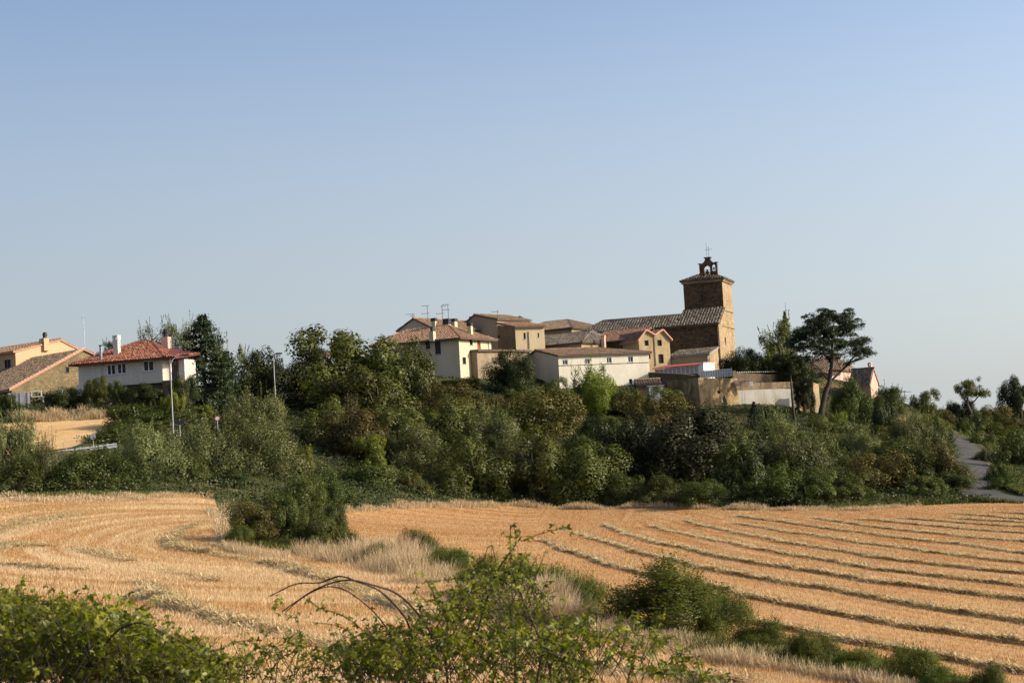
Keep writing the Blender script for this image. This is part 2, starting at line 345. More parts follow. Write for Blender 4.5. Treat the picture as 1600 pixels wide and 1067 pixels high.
# ================================================================== WINDROW LINES (surveyed, photo pixels -> ground)
RW = [
 [(1550,801),(1600,804)], [(1482,802.5),(1540,807),(1600,812.5)], [(1482,810),(1540,814),(1600,818)], [(1405,810),(1475,817),(1540,821),(1600,824.5)],
 [(1345,811),(1412,819),(1500,827),(1600,835)], [(1275,809.5),(1305,817.5),(1375,824.5),(1450,834),(1525,842.5),(1600,848)],
 [(1147,806),(1200,813),(1262,822),(1340,832.5),(1412,842.5),(1487,851),(1600,866)],
 [(1147.5,817.5),(1200,827.5),(1295,841),(1375,855),(1462,866),(1537,875),(1600,882)],
 [(1071,814),(1112,825),(1175,837.5),(1200,844),(1275,857.5),(1375,874),(1462,886),(1537,895),(1600,900)],
 [(1016,822.5),(1070,836),(1125,847.5),(1187,860),(1250,871),(1330,886),(1412,897.5),(1487,907.5),(1600,919)],
 [(945,819),(962,827.5),(1012,847.5),(1075,860),(1137,875),(1200,887.5),(1275,896),(1375,912.5),(1437,922.5),(1512,931),(1600,941)],
 [(900,836),(950,851),(1025,872.5),(1087,887.5),(1150,900),(1200,909),(1275,922.5),(1325,932.5),(1407,940),(1437,947.5),(1500,961),(1600,976)],
 [(840,845),(900,866),(940,882.5),(982,895),(1050,908),(1122,920),(1162,933),(1200,940),(1250,952.5),(1300,965),(1375,977.5),(1475,992.5),(1600,1009)],
 [(1130,965),(1200,980),(1282,995),(1362,1007.5),(1412,1014),(1475,1029),(1550,1040),(1600,1051)]]
def gpath(P, step=.8):
    Q = [G(*p) for p in P]
    if P[-1][0] >= 1600: Q.append(Q[-1]+(Q[-1]-Q[-2]).normalized()*14)
    Q = np.array([(q.x, q.y) for q in Q]); s = np.concatenate([[0], np.cumsum(np.linalg.norm(np.diff(Q, axis=0), axis=1))])
    t = np.arange(0, s[-1], step); X = np.interp(t, s, Q[:, 0]); Y = np.interp(t, s, Q[:, 1])
    k = 7
    if len(X) > 2*k:
        for _ in range(2):
            Xp = np.pad(X, k, mode='reflect', reflect_type='odd'); Yp = np.pad(Y, k, mode='reflect', reflect_type='odd'); w = np.ones(2*k+1)/(2*k+1)
            X = np.convolve(Xp, w, 'valid'); Y = np.convolve(Yp, w, 'valid')
    return X, Y
RPATH = [gpath(p) for p in RW]
# row coordinate: smooth function equal to the row number along each windrow
rk = []
for i, (X, Y) in enumerate(RPATH):
    for j in range(0, len(X), max(6, len(X)//9)): rk.append((X[j], Y[j], float(i)))
rk = np.array(rk); _rA = rk[:, :2]/SCL; _rn = len(_rA)
_rK = _phi(np.linalg.norm(_rA[:, None]-_rA[None], axis=2)) + np.eye(_rn)*3e-3
_rP = np.hstack([np.ones((_rn, 1)), _rA]); _rw = np.linalg.solve(np.block([[_rK, _rP], [_rP.T, np.zeros((3, 3))]]), np.concatenate([rk[:, 2], np.zeros(3)]))
def ROW(x, y):
    k = ROW0(x, y); t = np.clip((1.0-k)/1.2, 0, 1); px = x/np.maximum(y, 1)*F+800; t = np.maximum(t, np.clip((980-px)/160, 0, 1)); t = t*t*(3-2*t)
    return k*(1-t)+(-y*.16+x*.02)*t
def ROW0(x, y):
    s = np.stack([x, y], 1)/SCL; return _phi(np.linalg.norm(s[:, None]-_rA[None], axis=2)) @ _rw[:_rn] + _rw[_rn] + s @ _rw[_rn+1:]

# ================================================================== GROUND
def groundmat():
    m, nt, ns, ls = newmat('hill_earth_and_grass'); p = geo_pos(ns)
    n = noise(ns, ls, .12, 6, p, .65); n2 = noise(ns, ls, 2.5, 4, p, .7)
    c = ramp_out(ns, ls, n, [(.35, (.035, .045, .014)), (.55, (.07, .07, .025)), (.72, (.20, .14, .07))])
    c = mixc(ns, ls, 'OVERLAY', .5, c, ramp_out(ns, ls, n2, [(.3, (.3, .3, .3)), (.7, (.7, .7, .7))]))
    out_principled(nt, ns, ls, c, .95, n2, .6, .2, spec=.1); return m
def fieldmat(name, rows, k_=1.0):
    yl = (lambda c: (c[0]*k_, c[1]*(k_+.12), c[2]*(k_+.2))) if k_ > 1 else (lambda c: c)
    m, nt, ns, ls = newmat(name); p = geo_pos(ns)
    at = nd(ns, 'ShaderNodeAttribute', attribute_name='row')
    sx = ns.new('ShaderNodeSeparateXYZ'); ls.new(p, sx.inputs[0])
    cb = ns.new('ShaderNodeCombineXYZ')
    k = nd(ns, 'ShaderNodeMath', operation='MULTIPLY'); k.inputs[1].default_value = 9.0; ls.new(at.outputs['Fac'], k.inputs[0]); ls.new(k.outputs[0], cb.inputs[0])
    k2 = nd(ns, 'ShaderNodeMath', operation='MULTIPLY'); k2.inputs[1].default_value = .09; ls.new(sx.outputs['Y'], k2.inputs[0]); ls.new(k2.outputs[0], cb.inputs[1])
    st = noise(ns, ls, .9, 5, cb.outputs[0], .6)
    big = noise(ns, ls, .07, 5, p, .6, .6); fine = noise(ns, ls, 5, 4, p, .75); speck = noise(ns, ls, 1.3, 4, p, .7)
    a = mixc(ns, ls, 'MIX', ramp_out(ns, ls, st, [(.36, (0, 0, 0)), (.62, (1, 1, 1))]), yl((.34, .16, .06)), yl((.48, .29, .125)))
    a = mixc(ns, ls, 'MIX', ramp_out(ns, ls, big, [(.42, (0, 0, 0)), (.66, (.7, .7, .7))]), a, yl((.50, .33, .15)))
    a = mixc(ns, ls, 'MIX', ramp_out(ns, ls, speck, [(.5, (0, 0, 0)), (.75, (.55, .55, .55))]), a, yl((.30, .145, .055)))
    a = mixc(ns, ls, 'OVERLAY', .45, a, ramp_out(ns, ls, fine, [(.3, (.25, .25, .25)), (.7, (.75, .75, .75))]))
    out_principled(nt, ns, ls, a, .95, fine, .5, .12, spec=.08); return m
def roadmat():
    m, nt, ns, ls = newmat('worn_asphalt_and_gravel'); p = geo_pos(ns); n = noise(ns, ls, .5, 6, p, .7); f = noise(ns, ls, 7, 3, p)
    c = ramp_out(ns, ls, n, [(.35, (.04, .037, .034)), (.7, (.095, .087, .075))])
    out_principled(nt, ns, ls, mixc(ns, ls, 'OVERLAY', .3, c, ramp_out(ns, ls, f, [(.3, (.3, .3, .3)), (.7, (.7, .7, .7))])), .9, f, .3, .03, spec=.2); return m
def axis(lo, hi, step, far):
    a = list(np.arange(lo, hi+.01, step)); s = step; b = []
    x = hi
    while x < far: s *= 1.25; x += s; b.append(x)
    c = []; x = lo; s = step
    while x > -far: s *= 1.25; x -= s; c.append(x)
    return np.array(c[::-1]+a+b)
gx = axis(-110, 130, 1.6, 4500); gy = axis(-4, 330, 1.6, 4500)
GX, GY = np.meshgrid(gx, gy); GZ = HZ(GX, GY)
nx, ny = len(gx), len(gy)
idx = np.arange(nx*ny).reshape(ny, nx)
Fq = np.stack([idx[:-1, :-1], idx[:-1, 1:], idx[1:, 1:], idx[1:, :-1]], -1).reshape(-1, 4)
tag(link('ground', npmesh('ground', np.stack([GX, GY, GZ], -1).reshape(-1, 3), Fq, groundmat(), True)), kind='structure')

def inside(X, Y, poly):
    c = np.zeros(X.shape, bool); n = len(poly); j = n-1
    for i in range(n):
        xi, yi = poly[i]; xj, yj = poly[j]
        hit = ((yi > Y) != (yj > Y)) & (X < (xj-xi)*(Y-yi)/(yj-yi+1e-12)+xi); c ^= hit; j = i
    return c
CC = G(480, 850)
def sheet(name, polypx, m, off, step=.9, extra=None, rows=False):
    """ground sheet bounded by a surveyed outline, following the terrain"""
    P = [(g.x, g.y) for g in (G(*p) for p in polypx)] if not extra else extra
    P = np.array(P); x0, y0 = P.min(0)-2; x1, y1 = P.max(0)+2
    X, Y = np.meshgrid(np.arange(x0, x1, step), np.arange(y0, y1, step))
    a, b = X.shape; ins = inside(X, Y, P)
    # snap outside vertices next to the outline onto it
    id2 = np.arange(a*b).reshape(a, b)
    q = np.stack([id2[:-1, :-1], id2[:-1, 1:], id2[1:, 1:], id2[1:, :-1]], -1).reshape(-1, 4)
    keep = ins.ravel()[q].any(1); q = q[keep]
    used = np.unique(q); rem = -np.ones(a*b, int); rem[used] = np.arange(len(used))
    xs = X.ravel()[used].copy(); ys = Y.ravel()[used].copy(); inn = ins.ravel()[used]
    nxt = np.roll(P, -1, axis=0)
    for i in np.where(~inn)[0]:
        d = nxt-P; t = ((xs[i]-P[:, 0])*d[:, 0]+(ys[i]-P[:, 1])*d[:, 1])/np.maximum((d**2).sum(1), 1e-9); t = np.clip(t, 0, 1)
        c = P+d*t[:, None]; k = np.argmin((c[:, 0]-xs[i])**2+(c[:, 1]-ys[i])**2); xs[i], ys[i] = c[k]
    V = np.stack([xs, ys, HZ(xs, ys)+off], 1)
    me = npmesh(name, V, rem[q], m, True)
    at = me.attributes.new('row', 'FLOAT', 'POINT')
    at.data.foreach_set('value', (ROW(xs, ys) if rows else np.hypot(xs-CC.x, (ys-CC.y)*.6)*.28).astype(np.float32))
    return tag(link(name, me), kind='structure'), P
FM = fieldmat('stubble_field_soil', True); FM2 = fieldmat('pale_stubble_field', True, 1.2)
HEDGE = [(340,800),(352,850),(470,878),(600,905),(700,940),(820,975),(950,1000),(1150,1030),(1300,1062)]
right_px = [(522,803),(600,795),(720,790),(800,788),(1000,791),(1150,796),(1300,796),(1400,793),(1500,788),(1600,786)]
Pr = [(g.x, g.y) for g in (G(*p) for p in right_px)]
Pr += [(75, 140), (75, 36), (12, 36)] + [(g.x, g.y) for g in (G(*p) for p in [(1300,1062),(1150,1020),(1000,985),(850,945),(720,905),(600,870),(520,845)])]
sheet('stubble_field', None, FM, .05, 1.0, Pr, True)
left_px = [(-200,778),(0,778),(100,778),(200,776),(280,774),(335,782),(350,820),(345,860),(520,850),(600,870),(720,905),(850,945),(1000,985),(1150,1020),(1300,1062)]
Pl = [(g.x, g.y) for g in (G(*p) for p in left_px)] + [(12, 36), (4, 26), (-30, 26), (-45, 40)]
_, PL_ = sheet('stubble_field_left', None, FM2, .045, 1.0, Pl)
bpy.data.objects['stubble_field_left'].name = 'stubble_slope'
up_px = [(-60,668),(0,663),(60,658),(120,656),(190,652),(180,668),(150,685),(110,700),(60,706),(0,712),(-60,715)]
sheet('upper_field', up_px, FM2, .05, .8)
# country road up the hill at the right, guard-railed road at the left
def ribbon(name, path, width, m, off):
    P = [G(*p) if len(p) == 2 else Vector(p) for p in path]
    Q = np.array([(p.x, p.y) for p in P]); s = np.concatenate([[0], np.cumsum(np.linalg.norm(np.diff(Q, axis=0), axis=1))])
    t = np.arange(0, s[-1], 1.0); X = np.interp(t, s, Q[:, 0]); Y = np.interp(t, s, Q[:, 1])
    for _ in range(3):
        Xp = np.pad(X, 3, mode='reflect', reflect_type='odd'); Yp = np.pad(Y, 3, mode='reflect', reflect_type='odd'); w = np.ones(7)/7; X = np.convolve(Xp, w, 'valid'); Y = np.convolve(Yp, w, 'valid')
    tx, ty = np.gradient(X), np.gradient(Y); L = np.hypot(tx, ty); nxx, nyy = -ty/L, tx/L
    V = []; K = 7
    for j in range(K):
        o = (j/(K-1)-.5)*width; x = X+nxx*o; y = Y+nyy*o; V.append(np.stack([x, y, HZ(x, y)+off-abs(j-(K-1)/2)*.012], 1))
    V = np.stack(V, 1).reshape(-1, 3); n = len(X); ii = np.arange(n*K).reshape(n, K)
    q = np.stack([ii[:-1, :-1], ii[:-1, 1:], ii[1:, 1:], ii[1:, :-1]], -1).reshape(-1, 4)
    tag(link(name, npmesh(name, V, q, m, True)), kind='structure'); return X, Y
RM = roadmat()
RX, RY = ribbon('country_road', [(1680,787),(1600,783),(1560,780),(1530,772),(1516,758),(1517,735),(1512,715),(1503,700),(1492,687),(1483,680)], 4.0, RM, .10)
ribbon('road', [(1492,683),(1478,672),(1466,667),(1448,664)], 3.2, RM, .11)
0 and ribbon('village_road', [(-80,712),(20,712),(100,709),(180,703),(260,700),(330,697)], 5.5, RM, .09)

# ================================================================== BUILDINGS
def tiles_on(mb, P, sp=.32, tl=.5, rad=.12, seed=0):
    rnd = random.Random(seed)
    P = [Vector(p) for p in P]; e = (P[1]-P[0]).normalized(); nrm = e.cross(P[2]-P[1]).normalized()
    if nrm.z < 0: nrm = -nrm
    s = nrm.cross(e)
    if s.z < 0: s = -s
    q = [((p-P[0]).dot(e), (p-P[0]).dot(s)) for p in P]
    amin = min(a for a, b in q); amax = max(a for a, b in q)
    n = max(1, int((amax-amin)/sp)); st = (amax-amin)/n
    prof = [(-1, 0), (-.55, .8), (.55, .8), (1, 0)]
    for i in range(n):
        a = amin+(i+.5)*st; bs = []
        for k in range(len(q)):
            (a0, b0), (a1, b1) = q[k], q[(k+1) % len(q)]
            if (a0-a)*(a1-a) <= 0 and abs(a1-a0) > 1e-6: bs.append(b0+(b1-b0)*(a-a0)/(a1-a0))
        if len(bs) < 2: continue
        b0, b1 = min(bs), max(bs)
        if b1-b0 < .15: continue
        m = max(1, round((b1-b0)/(tl*.85))); h = (b1-b0)/m
        for j in range(m):
            y0 = b0+j*h-.03; y1 = b0+(j+1)*h+.05; ja = rnd.uniform(-.03, .03); jz = rnd.uniform(0, .03)
            base = len(mb.v)
            for (y, rr, z) in ((y0, rad*1.15, .05), (y1, rad*.9, .0)):
                for (u, w) in prof: mb.v.append(tuple(P[0]+e*(a+u*rr+ja)+s*y+nrm*(z+w*rr+jz)))
            mb.f += [(base+k, base+k+1, base+k+5, base+k+4) for k in range(3)]
            mb.f.append((base, base+1, base+2, base+3))
def slab(mb, P, th=.14):
    P = [Vector(p) for p in P]; n = len(mb.v); m = len(P)
    mb.v += [tuple(p) for p in P]+[tuple(p-Vector((0, 0, th))) for p in P]
    mb.f.append(tuple(range(n, n+m))); mb.f.append(tuple(range(n+m, n+2*m))[::-1])
    for i in range(m): j = (i+1) % m; mb.f.append((n+i, n+j, n+m+j, n+m+i))

class House:
    def __init__(s, name, label, cat, pL, DL, pxR, DR, zb=None, depth=None, pxBack=None, side='R', group=None):
        A = W(pL[0], pL[1], DL); B = at_px(pxR, DR, A.z)
        s.A = A; s.u = (B-A).normalized(); s.v = Vector((-s.u.y, s.u.x, 0)); s.L = (B-A).length
        if pxBack is not None:
            o = B if side == 'R' else A; lo, hi = .5, 60
            f = lambda t: proj(o+s.v*t)[0]-pxBack
            for _ in range(40):
                mid = (lo+hi)/2
                if (f(lo) > 0) != (f(mid) > 0): hi = mid
                else: lo = mid
            depth = lo
        s.D = depth; s.zb = zb if zb is not None else min(hz(A.x, A.y), hz(B.x, B.y))-1.5
        s.h = A.z-s.zb
        s.root = thing(name, label, cat, (A.x, A.y, s.zb), math.atan2(s.u.y, s.u.x), group)
        s.k = 0
    def loc(s, px, py, face='F'):
        d = M3 @ Vector(((px-800)/F, (533.5-py)/F, -1.0))
        if face == 'F': o, n, ax = s.A, s.v, s.u
        elif face == 'R': o, n, ax = s.A+s.u*s.L, s.u, s.v
        else: o, n, ax = s.A, s.u, s.v
        P = d*(o.dot(n)/d.dot(n)); return (P-(s.A if face != 'R' else o)).dot(ax), P.z-s.zb
    def pt(s, face, a, z, out=0):
        if face == 'F': return Vector((a, -out, z))
        if face == 'R': return Vector((s.L+out, a, z))
        if face == 'L': return Vector((-out, a, z))
        return Vector((a, s.D+out, z))
    def wall(s, face, mat, openings=(), top=None, z0=0, z1=None, label=None, rev=.22, extra=None):
        """wall plane with real holes, reveals, frames and panes. openings: (px0,py0,px1,py1,kind)"""
        ln = s.L if face in 'FB' else s.D; z1 = s.h if z1 is None else z1; ops = []
        for o in openings:
            ym = (o[1]+o[3])/2; xm = (o[0]+o[2])/2
            a0, _ = s.loc(o[0], ym, face); a1, _ = s.loc(o[2], ym, face); _, za = s.loc(xm, o[3], face); _, zc = s.loc(xm, o[1], face)
            a0, a1 = min(a0, a1), max(a0, a1); a0 = max(a0, .1); a1 = min(a1, ln-.1); zc = min(zc, z1-.05); za = max(za, z0+.05)
            if a1-a0 > .15 and zc-za > .15: ops.append((a0, a1, za, zc, o[4]))
        us = sorted({0, ln, *[o[0] for o in ops], *[o[1] for o in ops]}); zs = sorted({z0, z1, *[o[2] for o in ops], *[o[3] for o in ops]})
        mb = MB()
        for i in range(len(us)-1):
            for j in range(len(zs)-1):
                cu, cz = (us[i]+us[i+1])/2, (zs[j]+zs[j+1])/2
                if any(o[0] < cu < o[1] and o[2] < cz < o[3] for o in ops): continue
                mb.poly([s.pt(face, us[i], zs[j]), s.pt(face, us[i+1], zs[j]), s.pt(face, us[i+1], zs[j+1]), s.pt(face, us[i], zs[j+1])])
        if top:                                # gable polygon above the eave: [(a,z)...]
            mb.poly([s.pt(face, 0, z1), s.pt(face, ln, z1)]+[s.pt(face, a, z) for a, z in top])
        for (a0, a1, b0, b1, k) in ops:
            for (p, q) in (((a0, b0), (a1, b0)), ((a1, b0), (a1, b1)), ((a1, b1), (a0, b1)), ((a0, b1), (a0, b0))):
                mb.poly([s.pt(face, *p), s.pt(face, *q), s.pt(face, *q, -rev), s.pt(face, *p, -rev)])
        w = mb.build('wall', MT[mat], s.root)
        if label: w['label'] = label
        for (a0, a1, b0, b1, k) in ops:
            fm = {'w': 'frame_white', 'd': 'frame_dark', 'g': 'frame_grey', 'r': 'wood_red', 'o': 'frame_dark', 'w2': 'frame_white'}[k]
            if k == 'r':
                mb = MB(); s._bx(mb, face, a0+.004, a1-.004, b0+.004, b1-.004, -rev*.6, -rev+.02); d = mb.build('door', MT[fm], s.root)
                m2 = MB(); s._bx(m2, face, a1-.16, a1-.1, (b0+b1)/2-.1, (b0+b1)/2+.05, -rev*.6+.003, -rev*.6+.06); m2.build('handle', MT['dark'], d); continue
            t = .09; mb = MB(); o1, o2 = -rev*.45, -rev*.85
            if k != 'o':
                s._bx(mb, face, a0+.003, a0+t, b0+.003, b1-.003, o1, o2); s._bx(mb, face, a1-t, a1-.003, b0+.003, b1-.003, o1, o2)
                s._bx(mb, face, a0+t, a1-t, b0+.003, b0+t, o1, o2); s._bx(mb, face, a0+t, a1-t, b1-t, b1-.003, o1, o2)
                if k in ('w2', 'g') or a1-a0 > 1.0: s._bx(mb, face, (a0+a1)/2-.045, (a0+a1)/2+.045, b0+t, b1-t, o1, o2)
                fr = mb.build('window', MT[fm], s.root); m2 = MB(); s._bx(m2, face, a0+.02, a1-.02, b0+.02, b1-.02, o2-.004, o2-.03); m2.build('pane', MT['glass'], fr)
                m3 = MB(); s._bx(m3, face, a0-.08, a1+.08, b0-.09, b0-.003, .07, -rev*.4); m3.build('sill', MT['frame_grey' if k != 'w' else 'frame_white'], fr)
            else:
                m2 = MB(); s._bx(m2, face, a0-.01, a1+.01, b0-.01, b1+.01, -rev-.003, -rev-.04); m2.build('window', MT['interior_shade'], s.root)
        return w
    def _bx(s, mb, face, a0, a1, z0, z1, o0, o1):
        P = [s.pt(face, a, z, o) for o in (o0, o1) for z in (z0, z1) for a in (a0, a1)]
        xs = [p.x for p in P]; ys = [p.y for p in P]; mb.box(min(xs), max(xs), min(ys), max(ys), z0, z1)
    def roof(s, tile, rise, axis='x', ry=.5, a=0, b=0, o=.4, gable=(True, True), sp=.32, edge='soffit', drop_back=0, seed=1, fascia=True, og=.15, h=None):
        """ridge along local x (or y) with optional hip insets a (start) and b (end)"""
        h = s.h if h is None else h; LL, DD = (s.L, s.D) if axis == 'x' else (s.D, s.L)
        T = (lambda x, y, z: Vector((x, y, z))) if axis == 'x' else (lambda x, y, z: Vector((y, x, z)))
        yr = DD*ry; sl = rise/yr; sb = (rise+drop_back)/(DD-yr)
        zf = h-sl*o; zbk = h-drop_back-sb*o if drop_back else h-sb*o
        x0 = -og if a == 0 else -o; x1 = LL+og if b == 0 else LL+o
        ra = x0 if a == 0 else a; rb = x1 if b == 0 else LL-b; rz = h+rise; e = .03
        planes = [[T(x0, -o, zf), T(x1, -o, zf), T(rb, yr, rz), T(ra, yr, rz)], [T(x1, DD+o, zbk), T(x0, DD+o, zbk), T(ra, yr, rz), T(rb, yr, rz)]]
        if a: planes.append([T(x0, DD+o, zbk), T(x0, -o, zf), T(ra, yr, rz)])
        if b: planes.append([T(x1, -o, zf), T(x1, DD+o, zbk), T(rb, yr, rz)])
        up = Vector((0, 0, .16))
        mb = MB()
        for p in planes: slab(mb, [q+up for q in p], .13)
        r = mb.build('roof', MT[edge], s.root)
        mt = MB()
        for i, p in enumerate(planes): tiles_on(mt, [q+up+Vector((0, 0, .005)) for q in p], sp, .5, sp*.36, seed+i)
        # ridge and hip tiles
        def line(p, q, r_=.14):
            n = max(1, int((q-p).length/.45))
            for i in range(n):
                c0 = p.lerp(q, i/n); c1 = p.lerp(q, (i+1)/n+.02); mt.tube([c0+up+Vector((0, 0, .07)), c1+up+Vector((0, 0, .04))], [r_*1.1, r_*.9], 6)
        line(planes[0][3], planes[0][2])
        if a: line(planes[0][0], planes[0][3]); line(planes[1][1], planes[1][2])
        if b: line(planes[0][1], planes[0][2]); line(planes[1][0], planes[1][3])
        tag(mt.build('roof_tiles', MT[tile], r), kind='stuff')
        return planes
    def gable(s, rise, ry=.5, ln=None): return [(ln*ry, s.h+rise)] if ln else None
    def chimney(s, px0, px1, pyt, pyb, D, mat='cream', cap='dark', caph=.45, w=None):
        P = W((px0+px1)/2, pyb, D); T_ = W((px0+px1)/2, pyt, D); hw = (px1-px0)/2/F*D
        l = Matrix.Rotation(-s.root.rotation_euler.z, 4, 'Z') @ (P-Vector(s.root.location)); H = T_.z-P.z
        mb = MB(); mb.box(l.x-hw, l.x+hw, l.y-hw, l.y+hw, l.z-.8, l.z+H-caph); c = mb.build('chimney', MT[mat], s.root)
        m2 = MB()
        if cap == 'dark': m2.box(l.x-hw*1.15, l.x+hw*1.15, l.y-hw*1.15, l.y+hw*1.15, l.z+H-caph+.003, l.z+H)
        elif cap == 'pot':
            m2.lathe((l.x, l.y, l.z+H-caph+.003), [(hw*.7, 0), (hw*.7, caph*.55), (hw*1.0, caph*.56), (hw*1.0, caph*.62), (hw*.7, caph*.63), (hw*.65, caph*.85), (hw*.9, caph*.86), (hw*.2, caph)], 10)
        else:
            for dx in (-1, 1): m2.box(l.x+dx*hw*.95-.06, l.x+dx*hw*.95+.06, l.y-hw, l.y+hw, l.z+H-caph+.003, l.z+H-.1)
            m2.box(l.x-hw*1.15, l.x+hw*1.15, l.y-hw*1.15, l.y+hw*1.15, l.z+H-.1+.003, l.z+H)
        m2.build('chimney_cap', MT['dark' if cap in ('dark', 'pot') else ('frame_white' if cap == 'white' else 'pinkridge')], c); return c
    def pipe(s, face, px, py0, py1, mat='dark', r=.06):
        a, z1 = s.loc(px, py0, face); _, z0 = s.loc(px, py1, face)
        mb = MB(); p0, p1 = s.pt(face, a, z0, .1), s.pt(face, a, z1, .1); mb.tube([p0, p0.lerp(p1, .5), p1], r, 6); mb.build('drainpipe', MT[mat], s.root)
    def box(s, name, mat, x0, x1, y0, y1, z0, z1, label=None):
        mb = MB(); mb.box(x0, x1, y0, y1, z0, z1); o = mb.build(name, MT[mat], s.root)
        if label: o['label'] = label
        return o
    def rest(s, mat, faces='LRB', tops={}):
        for f in faces: s.wall(f, mat, top=tops.get(f))

# --- big cream house
h = House('cream_house', 'tall cream plastered village house with brown hipped roof and several black-capped chimneys', 'house', (587, 539.5), 232, 716.5, 226, pxBack=767, side='R')
h.wall('F', 'cream', [(604,540,612,554,'d'),(664,533,672,545.5,'d'),(679.5,531,688.5,553.5,'d'),(669,563,674.5,569.5,'d')])
h.wall('R', 'cream_lit', [(734,528.5,738.5,539.5,'d'),(745.5,530,750.8,546,'r'),(722.7,558,728.3,569,'d'),(737,585.6,742,590,'d')])
h.rest('cream', 'LB')
h.roof('tile_orange', 1.95, 'x', .5, a=2.6, b=4.0, o=.7, edge='soffit', sp=.34, seed=3)
h.pipe('F', 647.5, 532, 560, 'frame_grey'); h.pipe('R', 762, 524, 560, 'frame_grey')
h.chimney(671.5,679.5,510,524,227,'cream','pot',.7); h.chimney(675.5,682,497,511,233,'cream_lit','dark',.45)
h.chimney(694.5,703.5,498,513,233,'cream_lit','dark',.8); h.chimney(704.8,713.5,498,512,234,'cream_lit','dark',.4); h.chimney(731.5,738,504.5,519,231,'cream_lit','dark',.45)
mb = MB(); a, z = h.loc(597, 543); 
prof = [(.02, 0), (.22, .03), (.42, .1), (.55, .2)]
mb.lathe((0, 0, 0), prof, 14); mb.tube([(0, 0, -.3), (0, 0, 0)], .03, 5)
d = mb.build('satellite_dish', MT['frame_white'], h.root); d.location = (a, -.5, z); d.rotation_euler = (R(65), 0, R(20))
# rear gable behind cream house
h = House('grey_gabled_house', 'grey shaded gable and brown roof just behind the cream house ridge', 'house', (622, 517.5), 244, 672, 241, depth=14, zb=8)
h.wall('F', 'cream', top=[(h.L*.5, h.h+1.45)]); h.rest('cream', 'LRB', {'B': [(h.L*.5, h.h+1.45)]}); h.roof('tile_orange', 1.45, 'y', .5, o=.3, seed=9)
h.box('chimney', 'dark', .1, 1.2, 1.5, 2.3, h.h-.3, h.h+.9)

# --- stone and cream house behind, right of the cream house
h = House('gabled_village_house', 'village house with two brown roofs and a pinkish gable behind the cream house', 'house', (727, 506), 254, 776, 250, depth=8, zb=9)
tp = [(h.L*.32, h.h+1.05)]
h.wall('F', 'tan', top=tp); h.rest('tan', 'LRB', {'B': [(h.L*.68, h.h+1.05)]}); h.roof('tile_brown', 1.05, 'y', .32, o=.3, seed=12)
h.chimney(734.5,738.5,494.5,503,254,'cream','dark',.4)
h = House('stone_sided_house', 'stone-sided house with cream lit front and brown roof left of the low dark roofs', 'house', (777, 517.4), 246, 804.6, 240, pxBack=850, side='R', zb=8)
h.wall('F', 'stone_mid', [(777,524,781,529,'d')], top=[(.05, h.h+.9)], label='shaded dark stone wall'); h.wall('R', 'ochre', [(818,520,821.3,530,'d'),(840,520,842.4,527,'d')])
h.rest('stone_shade', 'LB', {})
# mono-pitched roof with its high side at the left
pl = [Vector((h.L+.4, -.2, h.h-.1)), Vector((h.L+.4, h.D+.2, h.h-.1)), Vector((-.2, h.D+.2, h.h+1.1)), Vector((-.2, -.2, h.h+1.1))]
m1 = MB(); slab(m1, [p+Vector((0, 0, .1)) for p in pl], .13); r_ = m1.build('roof', MT['soffit'], h.root); m2 = MB(); tiles_on(m2, [p+Vector((0, 0, .105)) for p in pl], .34, .5, .12, 4); tag(m2.build('roof_tiles', MT['tile_orange'], r_), kind='stuff')
h.pipe('R', 825, 518, 545)
h = House('brown_roofed_house', 'broad brown tiled roof sloping down to the right behind the village houses', 'house', (805, 522), 268, 893, 262, depth=12, zb=9)
h.wall('F', 'stone'); h.rest('stone'); h.roof('tile_brown', 1.7, 'x', .5, a=2, b=4.2, o=.4, seed=21)

# --- low stone building left of the round evergreen
h = House('low_stone_house', 'low stone house with brown roof touching the right side of the cream house', 'house', (745, 549.5), 228, 828, 236, depth=8)
h.wall('F', 'stone_tan'); h.rest('stone_tan'); h.roof('tile_brown', .35, 'x', .7, o=.35, seed=23)
# --- dark hipped roof
h = House('dark_roofed_house', 'house with dark grey tiled hipped roof above the white warehouse', 'house', (812, 545), 247, 908, 241, depth=10, zb=7)
h.wall('F', 'stone'); h.rest('stone'); h.roof('tile_grey', 1.7, 'x', .45, a=2.0, b=.9, o=.35, seed=25)
h = House('brown_wing_house', 'brown tiled roof wing between dark hipped roof and red tiled roof', 'house', (903, 536.5), 248, 945, 245, depth=7, zb=7)
h.wall('F', 'stone'); h.rest('stone'); h.roof('tile_brown', 1.1, 'x', .5, a=.5, b=3, o=.35, seed=27)

# --- white warehouse
h = House('white_warehouse', 'long off-white warehouse with small upper windows and lichen-brown tiled roof', 'warehouse', (872, 557.5), 228, 1013.6, 233, pxBack=818, side='L')
gr = 1.35; h.wall('F', 'warehouse', [(879,562.3,887,569.8,'g'),(914,560.6,921.5,568.6,'g'),(948,558.7,955.5,567,'g'),(981.4,557,989,565.6,'g'),(895,592.5,900.6,601,'d'),(983,592,988,599.6,'d')])
h.wall('L', 'warehouse', top=[(h.D, h.h+.35), (h.D*.62, h.h+gr)]); h.rest('warehouse', 'RB')
h.roof('tile_brown', gr, 'x', .62, b=4.6, o=.35, drop_back=-.35, sp=.34, seed=31)
a0, z_ = h.loc(876, 571.3); 
h.box('string_course', 'soffit', .05, h.L-.05, -.05, -.003, z_-.05, z_+.02)
